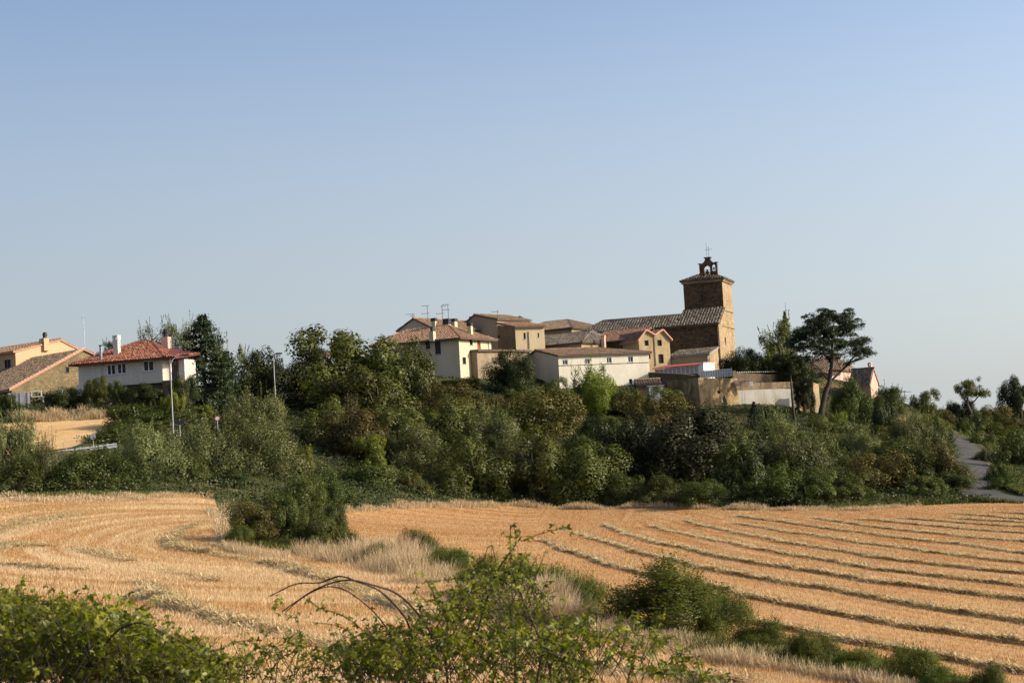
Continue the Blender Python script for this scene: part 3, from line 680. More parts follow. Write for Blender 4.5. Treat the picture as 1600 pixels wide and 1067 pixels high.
# --- twin-gabled stone house with red roofed wing
h = House('twin_gabled_stone_house', 'ochre stone house with two small salmon-edged gables and dark windows', 'house', (998, 531.5), 240, 1046, 242.5, depth=9, zb=7)
l2 = h.L/2; 
h.wall('F', 'stone', [(1007,527.4,1013.3,540,'o'),(1027,528,1034,540.5,'o'),(1029,553.5,1037,567.7,'o'),(1013.4,553,1016.4,560.6,'o')], top=[(h.L*.77, h.h+1.3), (h.L*.5, h.h+.55), (h.L*.23, h.h+1.3)])
h.rest('stone')
m1 = MB(); m2 = MB()
for (xa, za, xb, zb_) in ((-.3, -.25, h.L*.23, 1.3), (h.L*.5, .55, h.L*.23, 1.3), (h.L*.5, .55, h.L*.77, 1.3), (h.L+.3, -.25, h.L*.77, 1.3)):
    P = [Vector((xa, -.25, h.h+za)), Vector((xa, h.D, h.h+za)), Vector((xb, h.D, h.h+zb_)), Vector((xb, -.25, h.h+zb_))]
    slab(m1, [p+Vector((0, 0, .1)) for p in P], .13); tiles_on(m2, [p+Vector((0, 0, .105)) for p in P], .3, .5, .11, 5)
r_ = m1.build('roof', MT['pinkridge'], h.root); tag(m2.build('roof_tiles', MT['tile_wing'], r_), kind='stuff')
h.pipe('F', 1021, 524, 572)
m = MB()
for (xa, za, xb, zb_) in ((-.3, -.2, h.L*.23, 1.35), (h.L*.5, .6, h.L*.23, 1.35), (h.L*.5, .6, h.L*.77, 1.35), (h.L+.3, -.2, h.L*.77, 1.35)):
    m.tube([(xa, -.3, h.h+za+.1), (xb, -.3, h.h+zb_+.1)], .13, 6)
m.build('verge_tiles', MT['pinkridge'], h.root)
h = House('red_roofed_stone_wing', 'long shaded stone wing with red tiled roof left of the twin gables', 'house', (925, 537), 246.5, 998, 242.5, depth=7, zb=7)
h.wall('F', 'stone_shade', [(972,536,976,541,'o')]); h.rest('stone_shade'); h.roof('tile_wing', 1.75, 'x', .65, a=0, b=0, o=.35, seed=35)
h.chimney(940.6,945.8,524,536,243,'pink','x',.35)

# --- church
ch = House('church', 'dark stone church with long grey tiled nave roof and square bell tower', 'church', (905, 522), 252.5, 1122.5, 246, pxBack=1147, side='R', zb=7.5)
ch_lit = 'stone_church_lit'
TH = W(1130.7, 437.5, 249).z-ch.zb           # tower wall height
y0t = 5.2                                     # the tower rises from the back half of the nave
RI = 2.55
tw = 6.0; tx0 = ch.L-tw
ch.wall('F', 'stone_shade', label='dark shaded nave wall')
# end wall in the lit stone tone: nave profile then tower face
mb = MB()
yo = [1131.5, 1135]; 
a0, zt = ch.loc(1131.5, 526, 'R'); a1, zb2 = ch.loc(1135.2, 538.6, 'R')
cy, cz, ry_, rz_ = (a0+a1)/2, (zt+zb2)/2, .55, (zt-zb2)/2
ell = [(cy+ry_*math.cos(t), cz+rz_*math.sin(t)) for t in np.linspace(0, 2*math.pi, 17)[:-1]]
# wall as quads around an oval oculus
X = ch.L
sq = [(cy-.9, cz-1.0), (cy+.9, cz-1.0), (cy+.9, cz+1.0), (cy-.9, cz+1.0)]
def yq(a, b, c, d): mb.poly([(X, a, c), (X, b, c), (X, b, d), (X, a, d)])
yq(0, ch.D, 0, sq[0][1]); yq(0, sq[0][0], sq[0][1], sq[2][1]); yq(sq[1][0], ch.D, sq[0][1], sq[2][1]); yq(0, ch.D, sq[2][1], ch.h)
mb.poly([(X, 0, ch.h), (X, y0t, ch.h), (X, y0t, ch.h+RI*.98)])
yq(y0t, ch.D, ch.h, TH)
ring = []
for i, (y, z) in enumerate(ell):
    t = 2*math.pi*i/16; k = .9/max(abs(math.cos(t)), 1e-6); k2 = 1.0/max(abs(math.sin(t)), 1e-6); r_ = min(k, k2)
    ring.append((cy+r_*math.cos(t), cz+r_*math.sin(t)))
cor = {2: sq[2], 6: sq[3], 10: sq[0], 14: sq[1]}
for i in cor: ring[i] = cor[i]
for i in range(16):
    j = (i+1) % 16; mb.poly([(X, *ell[i]), (X, *ell[j]), (X, *ring[j]), (X, *ring[i])]); mb.poly([(X, *ell[i]), (X, *ell[j]), (X-.35, *ell[j]), (X-.35, *ell[i])])
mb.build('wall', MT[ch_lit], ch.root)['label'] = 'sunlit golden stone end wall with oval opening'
mb = MB(); mb.poly([(X-.36, y, z) for y, z in ell]); mb.build('window', MT['glass'], ch.root)
ch.rest('stone_shade', 'LB')
# nave roof: front plane, left hip
hipL = 3.0; yr = 3.7; zr_ = ch.h-.2+(RI+.2)*(yr+.45)/(y0t+.44)
P1 = [Vector((-.4, -.45, ch.h-.2)), Vector((tx0-.7, -.45, ch.h-.2)), Vector((tx0-.2, yr, zr_)), Vector((hipL, yr, zr_))]
P0 = [Vector((tx0-.7, -.45, ch.h-.197)), Vector((ch.L+.25, -.45, ch.h-.197)), Vector((ch.L+.25, y0t-.01, ch.h+RI)), Vector((tx0-.05, y0t-.01, ch.h+RI))]
P2 = [Vector((tx0-.003, ch.D+.4, ch.h-.2)), Vector((-.4, ch.D+.4, ch.h-.2)), Vector((hipL, yr, zr_)), Vector((tx0-.003, yr, zr_))]
P3 = [Vector((-.4, ch.D+.4, ch.h-.2)), Vector((-.4, -.45, ch.h-.2)), Vector((hipL, yr, zr_))]
m1 = MB(); m2 = MB()
for P in (P0, P1, P2, P3): slab(m1, [p+Vector((0, 0, .16)) for p in P], .14); tiles_on(m2, [p+Vector((0, 0, .168)) for p in P], .42, .55, .155, 7)
m2.tube([P1[3]+Vector((0, 0, .2)), P1[2]+Vector((0, 0, .2))], .14, 6); m2.tube([P1[0]+Vector((0, 0, .2)), P1[3]+Vector((0, 0, .2))], .14, 6)
r_ = m1.build('roof', MT['soffit'], ch.root); tag(m2.build('roof_tiles', MT['tile_grey'], r_), kind='stuff')
mb = MB(); mb.box(-.2, ch.L-.05, -.22, -.003, ch.h-.45, ch.h-.12); mb.build('cornice', MT['stone_shade'], ch.root)
# tower (front, left and back faces; the end face is the lit-toned wall)
mb = MB(); zt0 = ch.h-.3
mb.poly([(tx0, y0t, zt0), (X, y0t, zt0), (X, y0t, TH), (tx0, y0t, TH)]); mb.poly([(tx0, y0t, zt0), (tx0, ch.D, zt0), (tx0, ch.D, TH), (tx0, y0t, TH)])
mb.poly([(tx0, ch.D, zt0), (X, ch.D, zt0), (X, ch.D, TH), (tx0, ch.D, TH)]); t_ = mb.build('tower', MT['stone_shade'], ch.root)
m = MB(); xm = tx0+tw*.5; m.tube([(xm, y0t-.06, ch.h+RI+.3), (xm, y0t-.06, TH-.3)], .05, 5); m.build('lightning_cable', MT['dark'], t_)
m = MB(); m.box(tx0-.18, X+.18, y0t-.18, ch.D+.18, TH, TH+.16); m.box(tx0-.28, X+.28, y0t-.28, ch.D+.28, TH+.16, TH+.32); m.build('cornice', MT[ch_lit], t_)
for yy_, dz in ((0, 4.3), (0, 6.8)):
    m = MB(); m.box(X+.003, X+.12, y0t if dz < 5 else 3, ch.D, TH-dz-.1, TH-dz+.08); m.build('string_course', MT[ch_lit], t_)
# corner quoins of the end wall's left edge, a downpipe
ch.pipe('F', 1120.5, 503, 575, 'dark', .09)
e0, e1, f0, f1 = tx0-.42, X+.42, y0t-.42, ch.D+.42; zc = TH+.33; cx, cyy = (e0+e1)/2, (f0+f1)/2; ap = Vector((cx, cyy, zc+1.55))
m1 = MB(); m2 = MB()
for (p, q) in (((e0, f0), (e1, f0)), ((e1, f0), (e1, f1)), ((e1, f1), (e0, f1)), ((e0, f1), (e0, f0))):
    P = [Vector((*p, zc)), Vector((*q, zc)), ap]; slab(m1, [v+Vector((0, 0, .12)) for v in P], .12); tiles_on(m2, [v+Vector((0, 0, .126)) for v in P], .42, .5, .155, 9)
    m2.tube([Vector((*p, zc+.16)), ap+Vector((0, 0, .16))], .13, 6)
tr = m1.build('tower_roof', MT['soffit'], ch.root); tag(m2.build('roof_tiles', MT['tile_grey'], tr), kind='stuff')
# bell gable with two arches
def bellgable():
    D0 = 251.5; s = D0/F
    P = lambda px, py: W(px, py, D0)
    o = P(1107.5, 430); base = o.z
    rotz = ch.root.rotation_euler.z
    pw = lambda px, py: ((px-(1107.5-(py-430)*-.0577))*s*1.03, (430-py)*s - (0))
    # outline in local x,z metres
    out = [(-1.32,0),(-1.32,1.62),(-1.22,1.72),(-.85,1.82),(-.55,2.05),(-.42,2.28),(-.36,2.45),(-.36,2.58),(.36,2.58),(.36,2.45),(.42,2.28),(.60,2.02),(.9,1.84),(1.28,1.74),(1.38,1.64),(1.38,0)]
    L = []
    big = [(-.68,.0),(-.68,.95)]+[(-.18-.5*math.cos(t), .95+.5*math.sin(t)) for t in np.linspace(0, math.pi, 9)[1:-1]]+[(.32,.95),(.32,.0)]
    import bmesh
    bm = bmesh.new(); th = .75
    # build as fill of outline with holes
    small = [(.56,.55),(.56,1.3)]+[(.84-.28*math.cos(t), 1.3+.28*math.sin(t)) for t in np.linspace(0, math.pi, 9)[1:-1]]+[(1.12,1.3),(1.12,.55)]
    outer = [(-1.32,0)]+out[1:-1]+[(1.38,0),(.32,0)]+big[::-1][1:-1]+[(-.68,0)]
    # polygon order: left base, up and over, right base, along the base to the arch, round it, back
    for yy in (-th/2, th/2):
        es = []
        for loop in (outer, small):
            vs = [bm.verts.new((x, yy, z)) for x, z in loop]
            es += [bm.edges.new((vs[i], vs[(i+1) % len(vs)])) for i in range(len(vs))]
        bmesh.ops.triangle_fill(bm, use_beauty=True, use_dissolve=False, edges=es)
    for loop in (outer, small):
        for i in range(len(loop)):
            (xa, za), (xb, zb_) = loop[i], loop[(i+1) % len(loop)]
            bm.faces.new([bm.verts.new(q) for q in ((xa, -th/2, za), (xb, -th/2, zb_), (xb, th/2, zb_), (xa, th/2, za))])
    sc_ = 1.0
    me = bpy.data.meshes.new('bell_gable'); bm.to_mesh(me); me.materials.append(MT['stone_shade']); bm.free()
    bg = link('bell_gable', me, ch.root)
    l = Matrix.Rotation(-rotz, 4, 'Z') @ (o-Vector(ch.root.location)); bg.location = (l.x, l.y, l.z)
    return bg
bg = bellgable()
m = MB(); m.box(-.52, .52, -.5, .5, 2.583, 2.72); m.box(-1.5, -.95, -.47, .47, 1.75, 1.84); m.box(1.0, 1.52, -.47, .47, 1.79, 1.88); m.build('coping', MT['stone_shade'], bg)
def bell(x, z, r_):
    m = MB(); m.lathe((x, 0, z), [(r_, 0), (r_*.82, r_*.25), (r_*.6, r_*.9), (r_*.5, r_*1.3), (r_*.15, r_*1.5)], 12); m.box(x-r_*.5, x+r_*.5, -.06, .06, z+r_*1.5, z+r_*2.1)
    m.tube([(x-r_*1.2 if r_ < .25 else -.68, 0, z+r_*1.7), (x+r_*1.2 if r_ < .25 else .32, 0, z+r_*1.7)], .03, 5); m.build('bell', MT['bronze'], bg, True)
bell(-.18, .25, .3); bell(.84, .75, .19)
m = MB(); m.tube([(-.12, 0, 2.72), (-.12, 0, 4.9)], .022, 5); m.build('lightning_rod', MT['dark'], bg)
m = MB(); m.tube([(.2, 0, 2.72), (.2, 0, 4.35)], .028, 5); m.tube([(-.3, 0, 3.9), (.72, 0, 3.9)], .025, 5); m.build('cross', MT['dark'], bg)
# small annex against the church
h = House('church_annex', 'small stone annex with grey lean-to tiled roof against the church wall', 'building', (1047, 557.5), 243, 1108.2, 240.5, depth=4.3, zb=7)
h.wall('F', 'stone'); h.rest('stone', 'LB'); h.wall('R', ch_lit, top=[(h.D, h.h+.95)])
P = [Vector((-.2, -.3, h.h-.1)), Vector((h.L+.2, -.3, h.h-.1)), Vector((h.L+.2, h.D, h.h+.95)), Vector((-.2, h.D, h.h+.95))]
m1 = MB(); m2 = MB(); slab(m1, [p+Vector((0, 0, .12)) for p in P], .12); tiles_on(m2, [p+Vector((0, 0, .13)) for p in P], .36, .5, .13, 3)
r_ = m1.build('roof', MT['frame_grey'], h.root); tag(m2.build('roof_tiles', MT['tile_grey'], r_), kind='stuff'); h.pipe('F', 1106.5, 556, 578, 'frame_white', .08)

# --- glazed gallery with red roof
h = House('glazed_gallery', 'low gallery with a row of white windows under a sloping red roof sheet', 'shed', (1023.5, 577.0), 231, 1091, 227, depth=3, zb=5.2)
n = 10; x_ = []
zg1 = h.h
_, zg0 = h.loc(1057, 585.5)
pr = max(zg0-.05, .3)
h.box('base_wall', 'wall_brown', 0, h.L, 0, h.D, 0, zg0-.003)
m = MB()
for i in range(n+1):
    xx = h.L*i/n; m.box(xx-.05, xx+.05, -.04, .04, zg0, zg1)
m.box(0, h.L, -.041, .041, zg0, zg0+.08); m.box(0, h.L, -.041, .041, zg1-.08, zg1); wf = m.build('window_frame', MT['frame_white'], h.root)
me_ = None
for i in range(n):
    m = MB(); xx = h.L*i/n; m.box(xx+.06, xx+h.L/n-.06, -.01, .01, zg0+.09, zg1-.09); m.build('pane', MT['frame_grey'], wf)
h.box('end_wall', 'frame_white', h.L-.02, h.L+.85, -.1, h.D, 0.3, zg1+.25)
P = [Vector((-.2, -.35, zg1+.02)), Vector((h.L+.3, -.35, zg1+.02)), Vector((h.L+.3, h.D, zg1+.45)), Vector((-.2, h.D, zg1+.45))]
m1 = MB(); slab(m1, [p+Vector((0, 0, .12)) for p in P], .1); m1.build('roof', MT['red_sheet'], h.root)
m = MB(); m.box(h.L+.31, h.L+1.0, -.3, h.D, zg1+.28, zg1+.36); m.build('end_roof', MT['frame_white'], h.root)

# --- ramparts
def wallthing(name, label, cat, pL, DL, pxR, DR, mat, th=.8, zb=None, top2=None, ops=()):
    h = House(name, label, cat, pL, DL, pxR, DR, depth=th, zb=zb)
    dz = 0
    if top2 is not None: dz = W(pxR, top2, DR).z-h.A.z
    nseg = max(3, int(h.L/1.0)); rnd = random.Random(int(pL[0])); m = MB()
    hs = [h.h+dz*i/nseg+rnd.uniform(-.05, .05) for i in range(nseg+1)]
    if ops: 
        zmin = min(hs)-.1; h.wall('F', mat, ops, z1=zmin)
        for i in range(nseg):
            a, b = h.L*i/nseg, h.L*(i+1)/nseg
            m.poly([(a, 0, zmin), (b, 0, zmin), (b, 0, hs[i+1]), (a, 0, hs[i])])
    for i in range(nseg):
        a, b = h.L*i/nseg, h.L*(i+1)/nseg
        if not ops: m.poly([(a, 0, 0), (b, 0, 0), (b, 0, hs[i+1]), (a, 0, hs[i])])
        m.poly([(a, th, 0), (b, th, 0), (b, th, hs[i+1]), (a, th, hs[i])]); m.poly([(a, 0, hs[i]), (b, 0, hs[i+1]), (b, th, hs[i+1]), (a, th, hs[i])])
    m.poly([(0, 0, 0), (0, th, 0), (0, th, hs[0]), (0, 0, hs[0])]); m.poly([(h.L, 0, 0), (h.L, th, 0), (h.L, th, hs[-1]), (h.L, 0, hs[-1])])
    m.build('wall', MT[mat], h.root); return h
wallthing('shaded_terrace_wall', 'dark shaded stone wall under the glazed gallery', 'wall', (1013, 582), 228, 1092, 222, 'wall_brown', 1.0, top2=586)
hr = wallthing('rampart_wall', 'ochre rampart wall with black rain streaks and one tiny window', 'wall', (1091, 590), 217.5, 1152, 222, 'rampart', 6, ops=[(1121.2,610.3,1125.4,615,'o')], top2=591)
hw_ = wallthing('whitewashed_wall', 'pale whitewashed retaining wall with tree shadows across it', 'wall', (1152.5, 609), 222, 1247, 227, 'concrete', .6, top2=607)
hw_.box('parapet', 'wall_tan', 0, hw_.L, -.03, .55, hw_.h-.05, hw_.h+.82, 'brown stained upper strip of the wall')
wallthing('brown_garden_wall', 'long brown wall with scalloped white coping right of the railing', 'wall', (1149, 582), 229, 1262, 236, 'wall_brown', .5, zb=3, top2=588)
# coping scallops of that wall
hb = bpy.data.objects['brown_garden_wall']; 
cp = MB(); Lw = (at_px(1262, 236, 9)-W(1149, 582, 229)).length
for i in range(34):
    x = Lw*i/34+.15; cp.lathe((x, .25, (W(1149, 582, 229).z-hb.location.z)+(-0.15*i/34)), [(.10, 0), (.09, .06), (.05, .1), (.01, .12)], 6)
tag(cp.build('coping_tiles', MT['frame_white'], hb), kind='stuff')
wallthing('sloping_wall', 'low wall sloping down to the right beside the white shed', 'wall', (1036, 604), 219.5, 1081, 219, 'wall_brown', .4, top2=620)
wallthing('ruined_wall_end', 'ochre ruined wall stub right of the whitewashed wall', 'wall', (1270, 597), 224, 1279, 225, 'stone', .8, top2=600)
wallthing('ivy_clad_wall', 'stone wall stub behind the ivy right of the whitewashed wall', 'wall', (1247, 600), 220, 1262, 221, 'stone', .6)
h = wallthing('ruined_pillar', 'sunlit broken ochre stone pillar standing alone among dark trees', 'ruin', (459, 588), 203, 473, 203.5, 'stone', .9, top2=589)
# pillar of the railing
h = wallthing('gate_pillar', 'short stone pillar at the right end of the white railing', 'pillar', (1145, 579), 222, 1149.5, 222, 'stone', .4)
# railing
def railing(label, pL, DL, pxR, DR, n, hh, mat='frame_white'):
    A = W(pL[0], pL[1], DL); B = at_px(pxR, DR, A.z); t = thing('terrace_railing', label, 'railing', A-Vector((0, 0, hh)), math.atan2(B.y-A.y, B.x-A.x)); L = (B-A).length
    m = MB(); m.box(0, L, -.04, .04, hh-.08, hh); m.box(0, L, -.04, .04, .1, .16); m.build('rail', MT[mat], t)
    base = None
    for i in range(n+1):
        if base is None: m = MB(); m.box(-.035, .035, -.035, .035, 0, hh-.083); base = m.build('post', MT['frame_grey'], t)
        else: c = base.copy(); COL.objects.link(c); c.parent = t; c.location = (L*i/n, 0, 0)
    for i in range(n):
        m = MB() if i == 0 else m
        if i == 0: m.box(.06, L/n-.06, -.01, .01, .18, hh-.1); pb = m.build('panel', MT['pane_pale'], t)
        else: c = pb.copy(); COL.objects.link(c); c.parent = t; c.location = (L*i/n, 0, 0)
MT['pane_pale'] = flat('pale_plastic_panel', (.38, .39, .40), .4)
railing('white and grey panelled railing on top of the streaked rampart wall', (1094, 579.5), 222, 1143, 219.5, 13, 1.1)
# white shed, bee-hive like boxes
h = House('small_shed', 'small grey shed with white door below the warehouse corner', 'shed', (1013, 604), 216, 1036, 216, depth=2.2)
h.wall('F', 'concrete'); h.rest('concrete'); h.box('roof', 'frame_grey', -.15, h.L+.15, -.2, h.D+.1, h.h, h.h+.1); h.box('door', 'frame_white', .08, .5, -.05, -.003, h.h-1.75, h.h-.1)
h = House('tiled_lean_to', 'low brown tiled lean-to roof at the right foot of the white warehouse', 'shed', (995, 602), 220, 1032, 220, depth=2.6)
h.wall('F', 'wall_brown'); h.rest('wall_brown'); h.roof('tile_brown', .6, 'x', .9, o=.25, seed=44)
bxm = [('pink', 1149.5, 1156), ('orange', 1157.5, 1163.5), ('orange', 1164.5, 1170), ('frame_white', 1171, 1176.5)]
for (mm, a, b), lb in zip(bxm, ['pale pink box on the wall top, nearest the gate pillar', 'wide orange box on the wall top, second from the gate pillar', 'narrow orange box on the wall top beside the white box', 'white box on the wall top, farthest from the gate pillar']):
    P = W(a, 602, 221); Q = W(b, 593, 221); t = thing('beehive_box', lb, 'box', (P.x, P.y, P.z-.1), 0, 'boxes on the retaining wall')
    w = Q.x-P.x; hh = Q.z-P.z; m = MB(); m.box(0, w, 0, .5, 0, hh*.88); m.build('body', MT[mm], t); m = MB(); m.box(-.03, w+.03, -.03, .53, hh*.88+.003, hh); m.build('lid', MT['frame_grey'], t)
# enclosed yard below the cream house
h = wallthing('hedged_yard_wall', 'dark boundary wall topped by a clipped hedge below the cream house corner', 'wall', (690, 599), 219, 749, 219, 'wall_brown', .4)

# --- orange house
h = House('orange_house', 'orange plastered house with wide sunlit gable at the left edge', 'house', (24, 550.5), 202, 130, 209, depth=18, zb=6)
rise = W(95.6, 532.5, 206.6).z-(h.A.z); ryo = .66
h.wall('F', 'orange', top=[(h.L*ryo, h.h+rise)])
h.wall('L', 'orange', [(6.3,562,17,577.5,'d')]); h.rest('orange', 'RB', {'B': []})
h.roof('tile_orange', rise, 'y', ryo, o=.35, sp=.34, seed=51, edge='pinkridge')
h.chimney(66,75,519,538,205,'orange','pot',.75)
h.box('vent_pipe', 'dark', 4.2, 4.4, 1.2, 1.4, h.h, h.h+rise+.35)
# --- stone barn
h = House('stone_barn', 'rough stone barn with large brown tiled roof slope in front of the orange house', 'barn', (18, 608.5), 188, 132, 194, depth=16, zb=5)
rise = W(132, 547, 194).z-h.A.z; 
h.wall('F', 'stone_barn', top=[(h.L, h.h+rise)], z1=h.h)
# wall with tiny window placed on the gable part
a, z = h.loc(105.5, 577.5); m = MB(); m.box(a-.2, a+.2, -.02, -.003, z-.28, z+.28); w_ = m.build('window', MT['glass'], h.root)
m = MB(); m.box(a-.26, a+.26, -.05, -.023, z+.283, z+.36); m.box(a-.26, a+.26, -.05, -.023, z-.36, z-.283); m.build('window_frame', MT['frame_dark'], w_)
h.rest('stone_barn', 'LB')
P = [Vector((-.4, h.D, h.h-.2)), Vector((-.4, -.25, h.h-.2)), Vector((h.L, -.25, h.h+rise)), Vector((h.L, h.D, h.h+rise))]
Pb = [Vector((h.L, -.25, h.h+rise)), Vector((h.L, h.D, h.h+rise)), Vector((h.L+6, h.D, h.h+rise-2.6)), Vector((h.L+6, -.25, h.h+rise-2.6))]
m1 = MB(); m2 = MB()
for p_, q_ in ((P, P), ([Pb[3], Pb[2], Pb[1], Pb[0]],)*2): slab(m1, [p+Vector((0, 0, .12)) for p in p_], .12); tiles_on(m2, [p+Vector((0, 0, .126)) for p in q_], .32, .5, .115, 6)
r_ = m1.build('roof', MT['pinkridge'], h.root); tag(m2.build('roof_tiles', MT['tile_brown'], r_), kind='stuff')
m = MB(); n = 26
for i in range(n):
    p, q = P[1].lerp(P[2], i/n), P[1].lerp(P[2], (i+1)/n+.01); m.tube([p+Vector((0, 0, .24)), q+Vector((0, 0, .2))], [.15, .12], 6)
m.build('verge_tiles', MT['pinkridge'], h.root)
m = MB(); m.poly([(h.L, 0, 0), (h.L+5.5, 0, 0), (h.L+5.5, 0, h.h+rise-2.5), (h.L, 0, h.h+rise)]); m.build('wall', MT['stone_barn'], h.root)

# --- white house with red roof
h = House('white_red_roofed_house', 'white bungalow with bright red hipped tile roof and corner balcony', 'house', (122, 567.5), 184, 253, 181, depth=8.0, zb=5.5)
_, zlow = h.loc(210, 598)
h.wall('F', 'white', [(166,569.5,180,586,'w2'),(182,567.5,196.5,584,'w2'),(223,563.5,239.7,580,'w2')], z0=zlow)
h.box('bay', 'white', 0.02, 1.8, -.5, -.003, 0, zlow+.2, 'lower white wall at the left corner')
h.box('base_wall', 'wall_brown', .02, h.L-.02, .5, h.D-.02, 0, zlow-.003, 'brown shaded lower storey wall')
h.box('floor_slab', 'white', -.03, h.L+.03, -.05, .49, zlow-.18, zlow-.01)
h.rest('white')
hip = 3.2
pl = h.roof('tile_red', 1.9, 'x', .5, a=5.0, b=3.4, o=.75, sp=.3, edge='maroon', seed=61)
m = MB(); m.box(-.78, h.L+.78, -.8, -.72, h.h-.28, h.h-.12); m.build('fascia', MT['maroon'], h.root)
h.pipe('F', 160.5, 568, 590, 'frame_grey')
h.chimney(178.5,187,524,549,184,'white','white',.5); h.chimney(254.5,266,514,545,186,'pink','pot',.9); h.chimney(156,159,539,552,183,'galv','dark',.15)
# balcony wing at the right
wx = h.L+.003; bw = (at_px(279, 181, h.A.z)-at_px(253, 181, h.A.z)).length
h.box('wing_wall', 'white', wx+bw*.62, wx+bw, 1.6, 4.2, zlow-.6, h.h-.35, 'sunlit white wall behind the balcony')
h.box('wing_back_wall', 'white', wx, wx+bw*.62-.003, 3.2, 5.2, zlow, h.h-.15)
h.box('terrace', 'wall_brown', wx+.01, wx+bw*1.02, -.2, 1.55, 0, zlow-.003, 'dark terrace base')  # dark stone colour stands in for shade from the conifers
m = MB(); m.box(wx+.9, wx+1.06, -.1, .06, zlow-.1, h.h-.1); m.build('porch_post', MT['frame_white'], h.root)
pr_ = [Vector((h.L+.76, -1.0, h.h-.12)), Vector((wx+bw+.35, -1.0, h.h-.25)), Vector((wx+bw+.35, 4.7, h.h+.35)), Vector((h.L-1, 4.4, h.h+1.15))]
m1 = MB(); slab(m1, pr_, .16); rr = m1.build('porch_roof', MT['maroon'], h.root); m2 = MB(); tiles_on(m2, [p+Vector((0, 0, .01)) for p in pr_], .3, .5, .11, 8); tag(m2.build('roof_tiles', MT['tile_red'], rr), kind='stuff')
m = MB(); m.box(wx+1.1, wx+bw*1.05, -.16, -.1, zlow+.75, zlow+.85); bal = m.build('balcony_rail', MT['soffit'], h.root)
for i in range(22):
    xx = wx+1.15+(bw*1.05-1.2)*i/22
    if i == 0: m = MB(); m.box(0, .05, -.15, -.11, zlow-.1, zlow+.747); bb = m.build('baluster', MT['soffit'], bal); bb.location = (xx, 0, 0)
    else: c = bb.copy(); COL.objects.link(c); c.parent = bal; c.location = (xx, 0, 0)

# small grey house seen between trees
h = House('half_hidden_house', 'grey house corner half hidden left of the big broad tree', 'house', (468, 568), 236, 500, 232, depth=8)
h.wall('F', 'concrete', [(484,574,488,581,'g')]); h.rest('concrete'); h.roof('tile_brown', 1.3, 'x', .5, o=.4, seed=71)

# --- pink house at the right with its brown-roofed neighbour
h = House('pink_house', 'small pink house with lichen-grey roof at the right end of the village', 'house', (1328, 600), 236, 1360, 234, pxBack=1371.5, side='R')
rs = W(1367, 577.5, 237).z-h.A.z
h.wall('F', 'pink'); h.wall('R', 'pink', [(1368.7,588.5,1370.2,593,'d')], top=[(h.D*.5, h.h+rs)]); h.rest('pink', 'LB', {'L': [(h.D*.5, h.h+rs)]})
h.roof('tile_grey', rs, 'x', .5, o=.35, sp=.36, seed=73, edge='pinkridge'); h.chimney(1357.7,1362.3,566.5,580,237,'white','x',.4)
h = House('pink_walled_house', 'house with brown roof and pink walls half hidden behind the umbrella pine', 'house', (1246, 583), 252, 1312, 249, depth=8, zb=5)
h.wall('F', 'pink'); h.rest('pink'); h.roof('tile_brown', 1.9, 'x', .5, o=.4, a=1.5, b=1.5, seed=75)
h = House('salmon_walled_house', 'sunlit salmon wall showing right of the pine trunk', 'house', (1298, 586), 246, 1312, 247, depth=6, zb=5)
h.wall('F', 'pink'); h.rest('pink'); h.roof('tile_brown', .5, 'x', .5, o=.2, seed=77)

# --- antennas, mast, lamp posts, signs, guard rail
def antenna(px, py0, py1, D, label, arms):
    A = W(px, py1, D); H = W(px, py0, D).z-A.z; H *= 1.0; t = thing('tv_antenna', label, 'antenna', A, 0, 'television antennas on the roofs')
    m = MB(); m.tube([(0, 0, -.4), (0, 0, H)], .045, 5); m.build('mast', MT['iron'], t)
    for z, w, side in arms:
        m = MB(); y = 0; m.tube([(side*w, y, H*z), (-side*.25, y, H*z)], .035, 4)
        for i in range(6): x = side*w*(i/5.5); m.tube([(x, -.22, H*z), (x, .22, H*z)], .012, 4)
        m.tube([(side*w*.95, 0, H*z-.14), (side*w*.95, 0, H*z+.14)], .014, 4)
        m.build('aerial', MT['iron'], t)
antenna(646, 490, 504, 243, 'short antenna at the left end of the grey gable ridge', [(.95, 1.1, -1), (.75, .4, -1)])
antenna(668.7, 477, 500, 238, 'tall double-armed antenna left of the middle chimneys', [(.97, .8, -1), (.45, .9, -1)])
antenna(692, 477, 505, 234, 'antenna with a low wide aerial left of the two black chimneys', [(.55, .9, -1), (.95, .5, 1)])
antenna(701, 475, 500, 236, 'tallest antenna directly behind the two black chimneys', [(.97, .8, -1), (.65, .8, -1)])
antenna(778, 484, 503, 252, 'single antenna on the gabled house behind, right of the others', [(.85, .9, -1), (.5, .6, -1)])
antenna(1414, 610, 622, 230, 'spindly antenna poking out of the hilltop shrubs at right', [(.9, .9, -1), (.8, .9, 1)])
A = W(132.5, 548, 200); H = W(132.5, 496, 200).z-A.z; t = thing('radio_mast', 'tall thin white mast between orange house and red roof', 'mast', A)
m = MB(); m.tube([(0, 0, -1), (0, 0, H)], [.05, .03], 6); m.build('pole', MT['galv'], t); m = MB(); m.tube([(-.3, 0, H), (.3, 0, H)], .02, 4); m.tube([(0, -.3, H+.02), (0, .3, H+.02)], .02, 4); m.tube([(0, 0, H), (0, 0, H+.35)], .015, 4); m.build('aerial', MT['galv'], t)
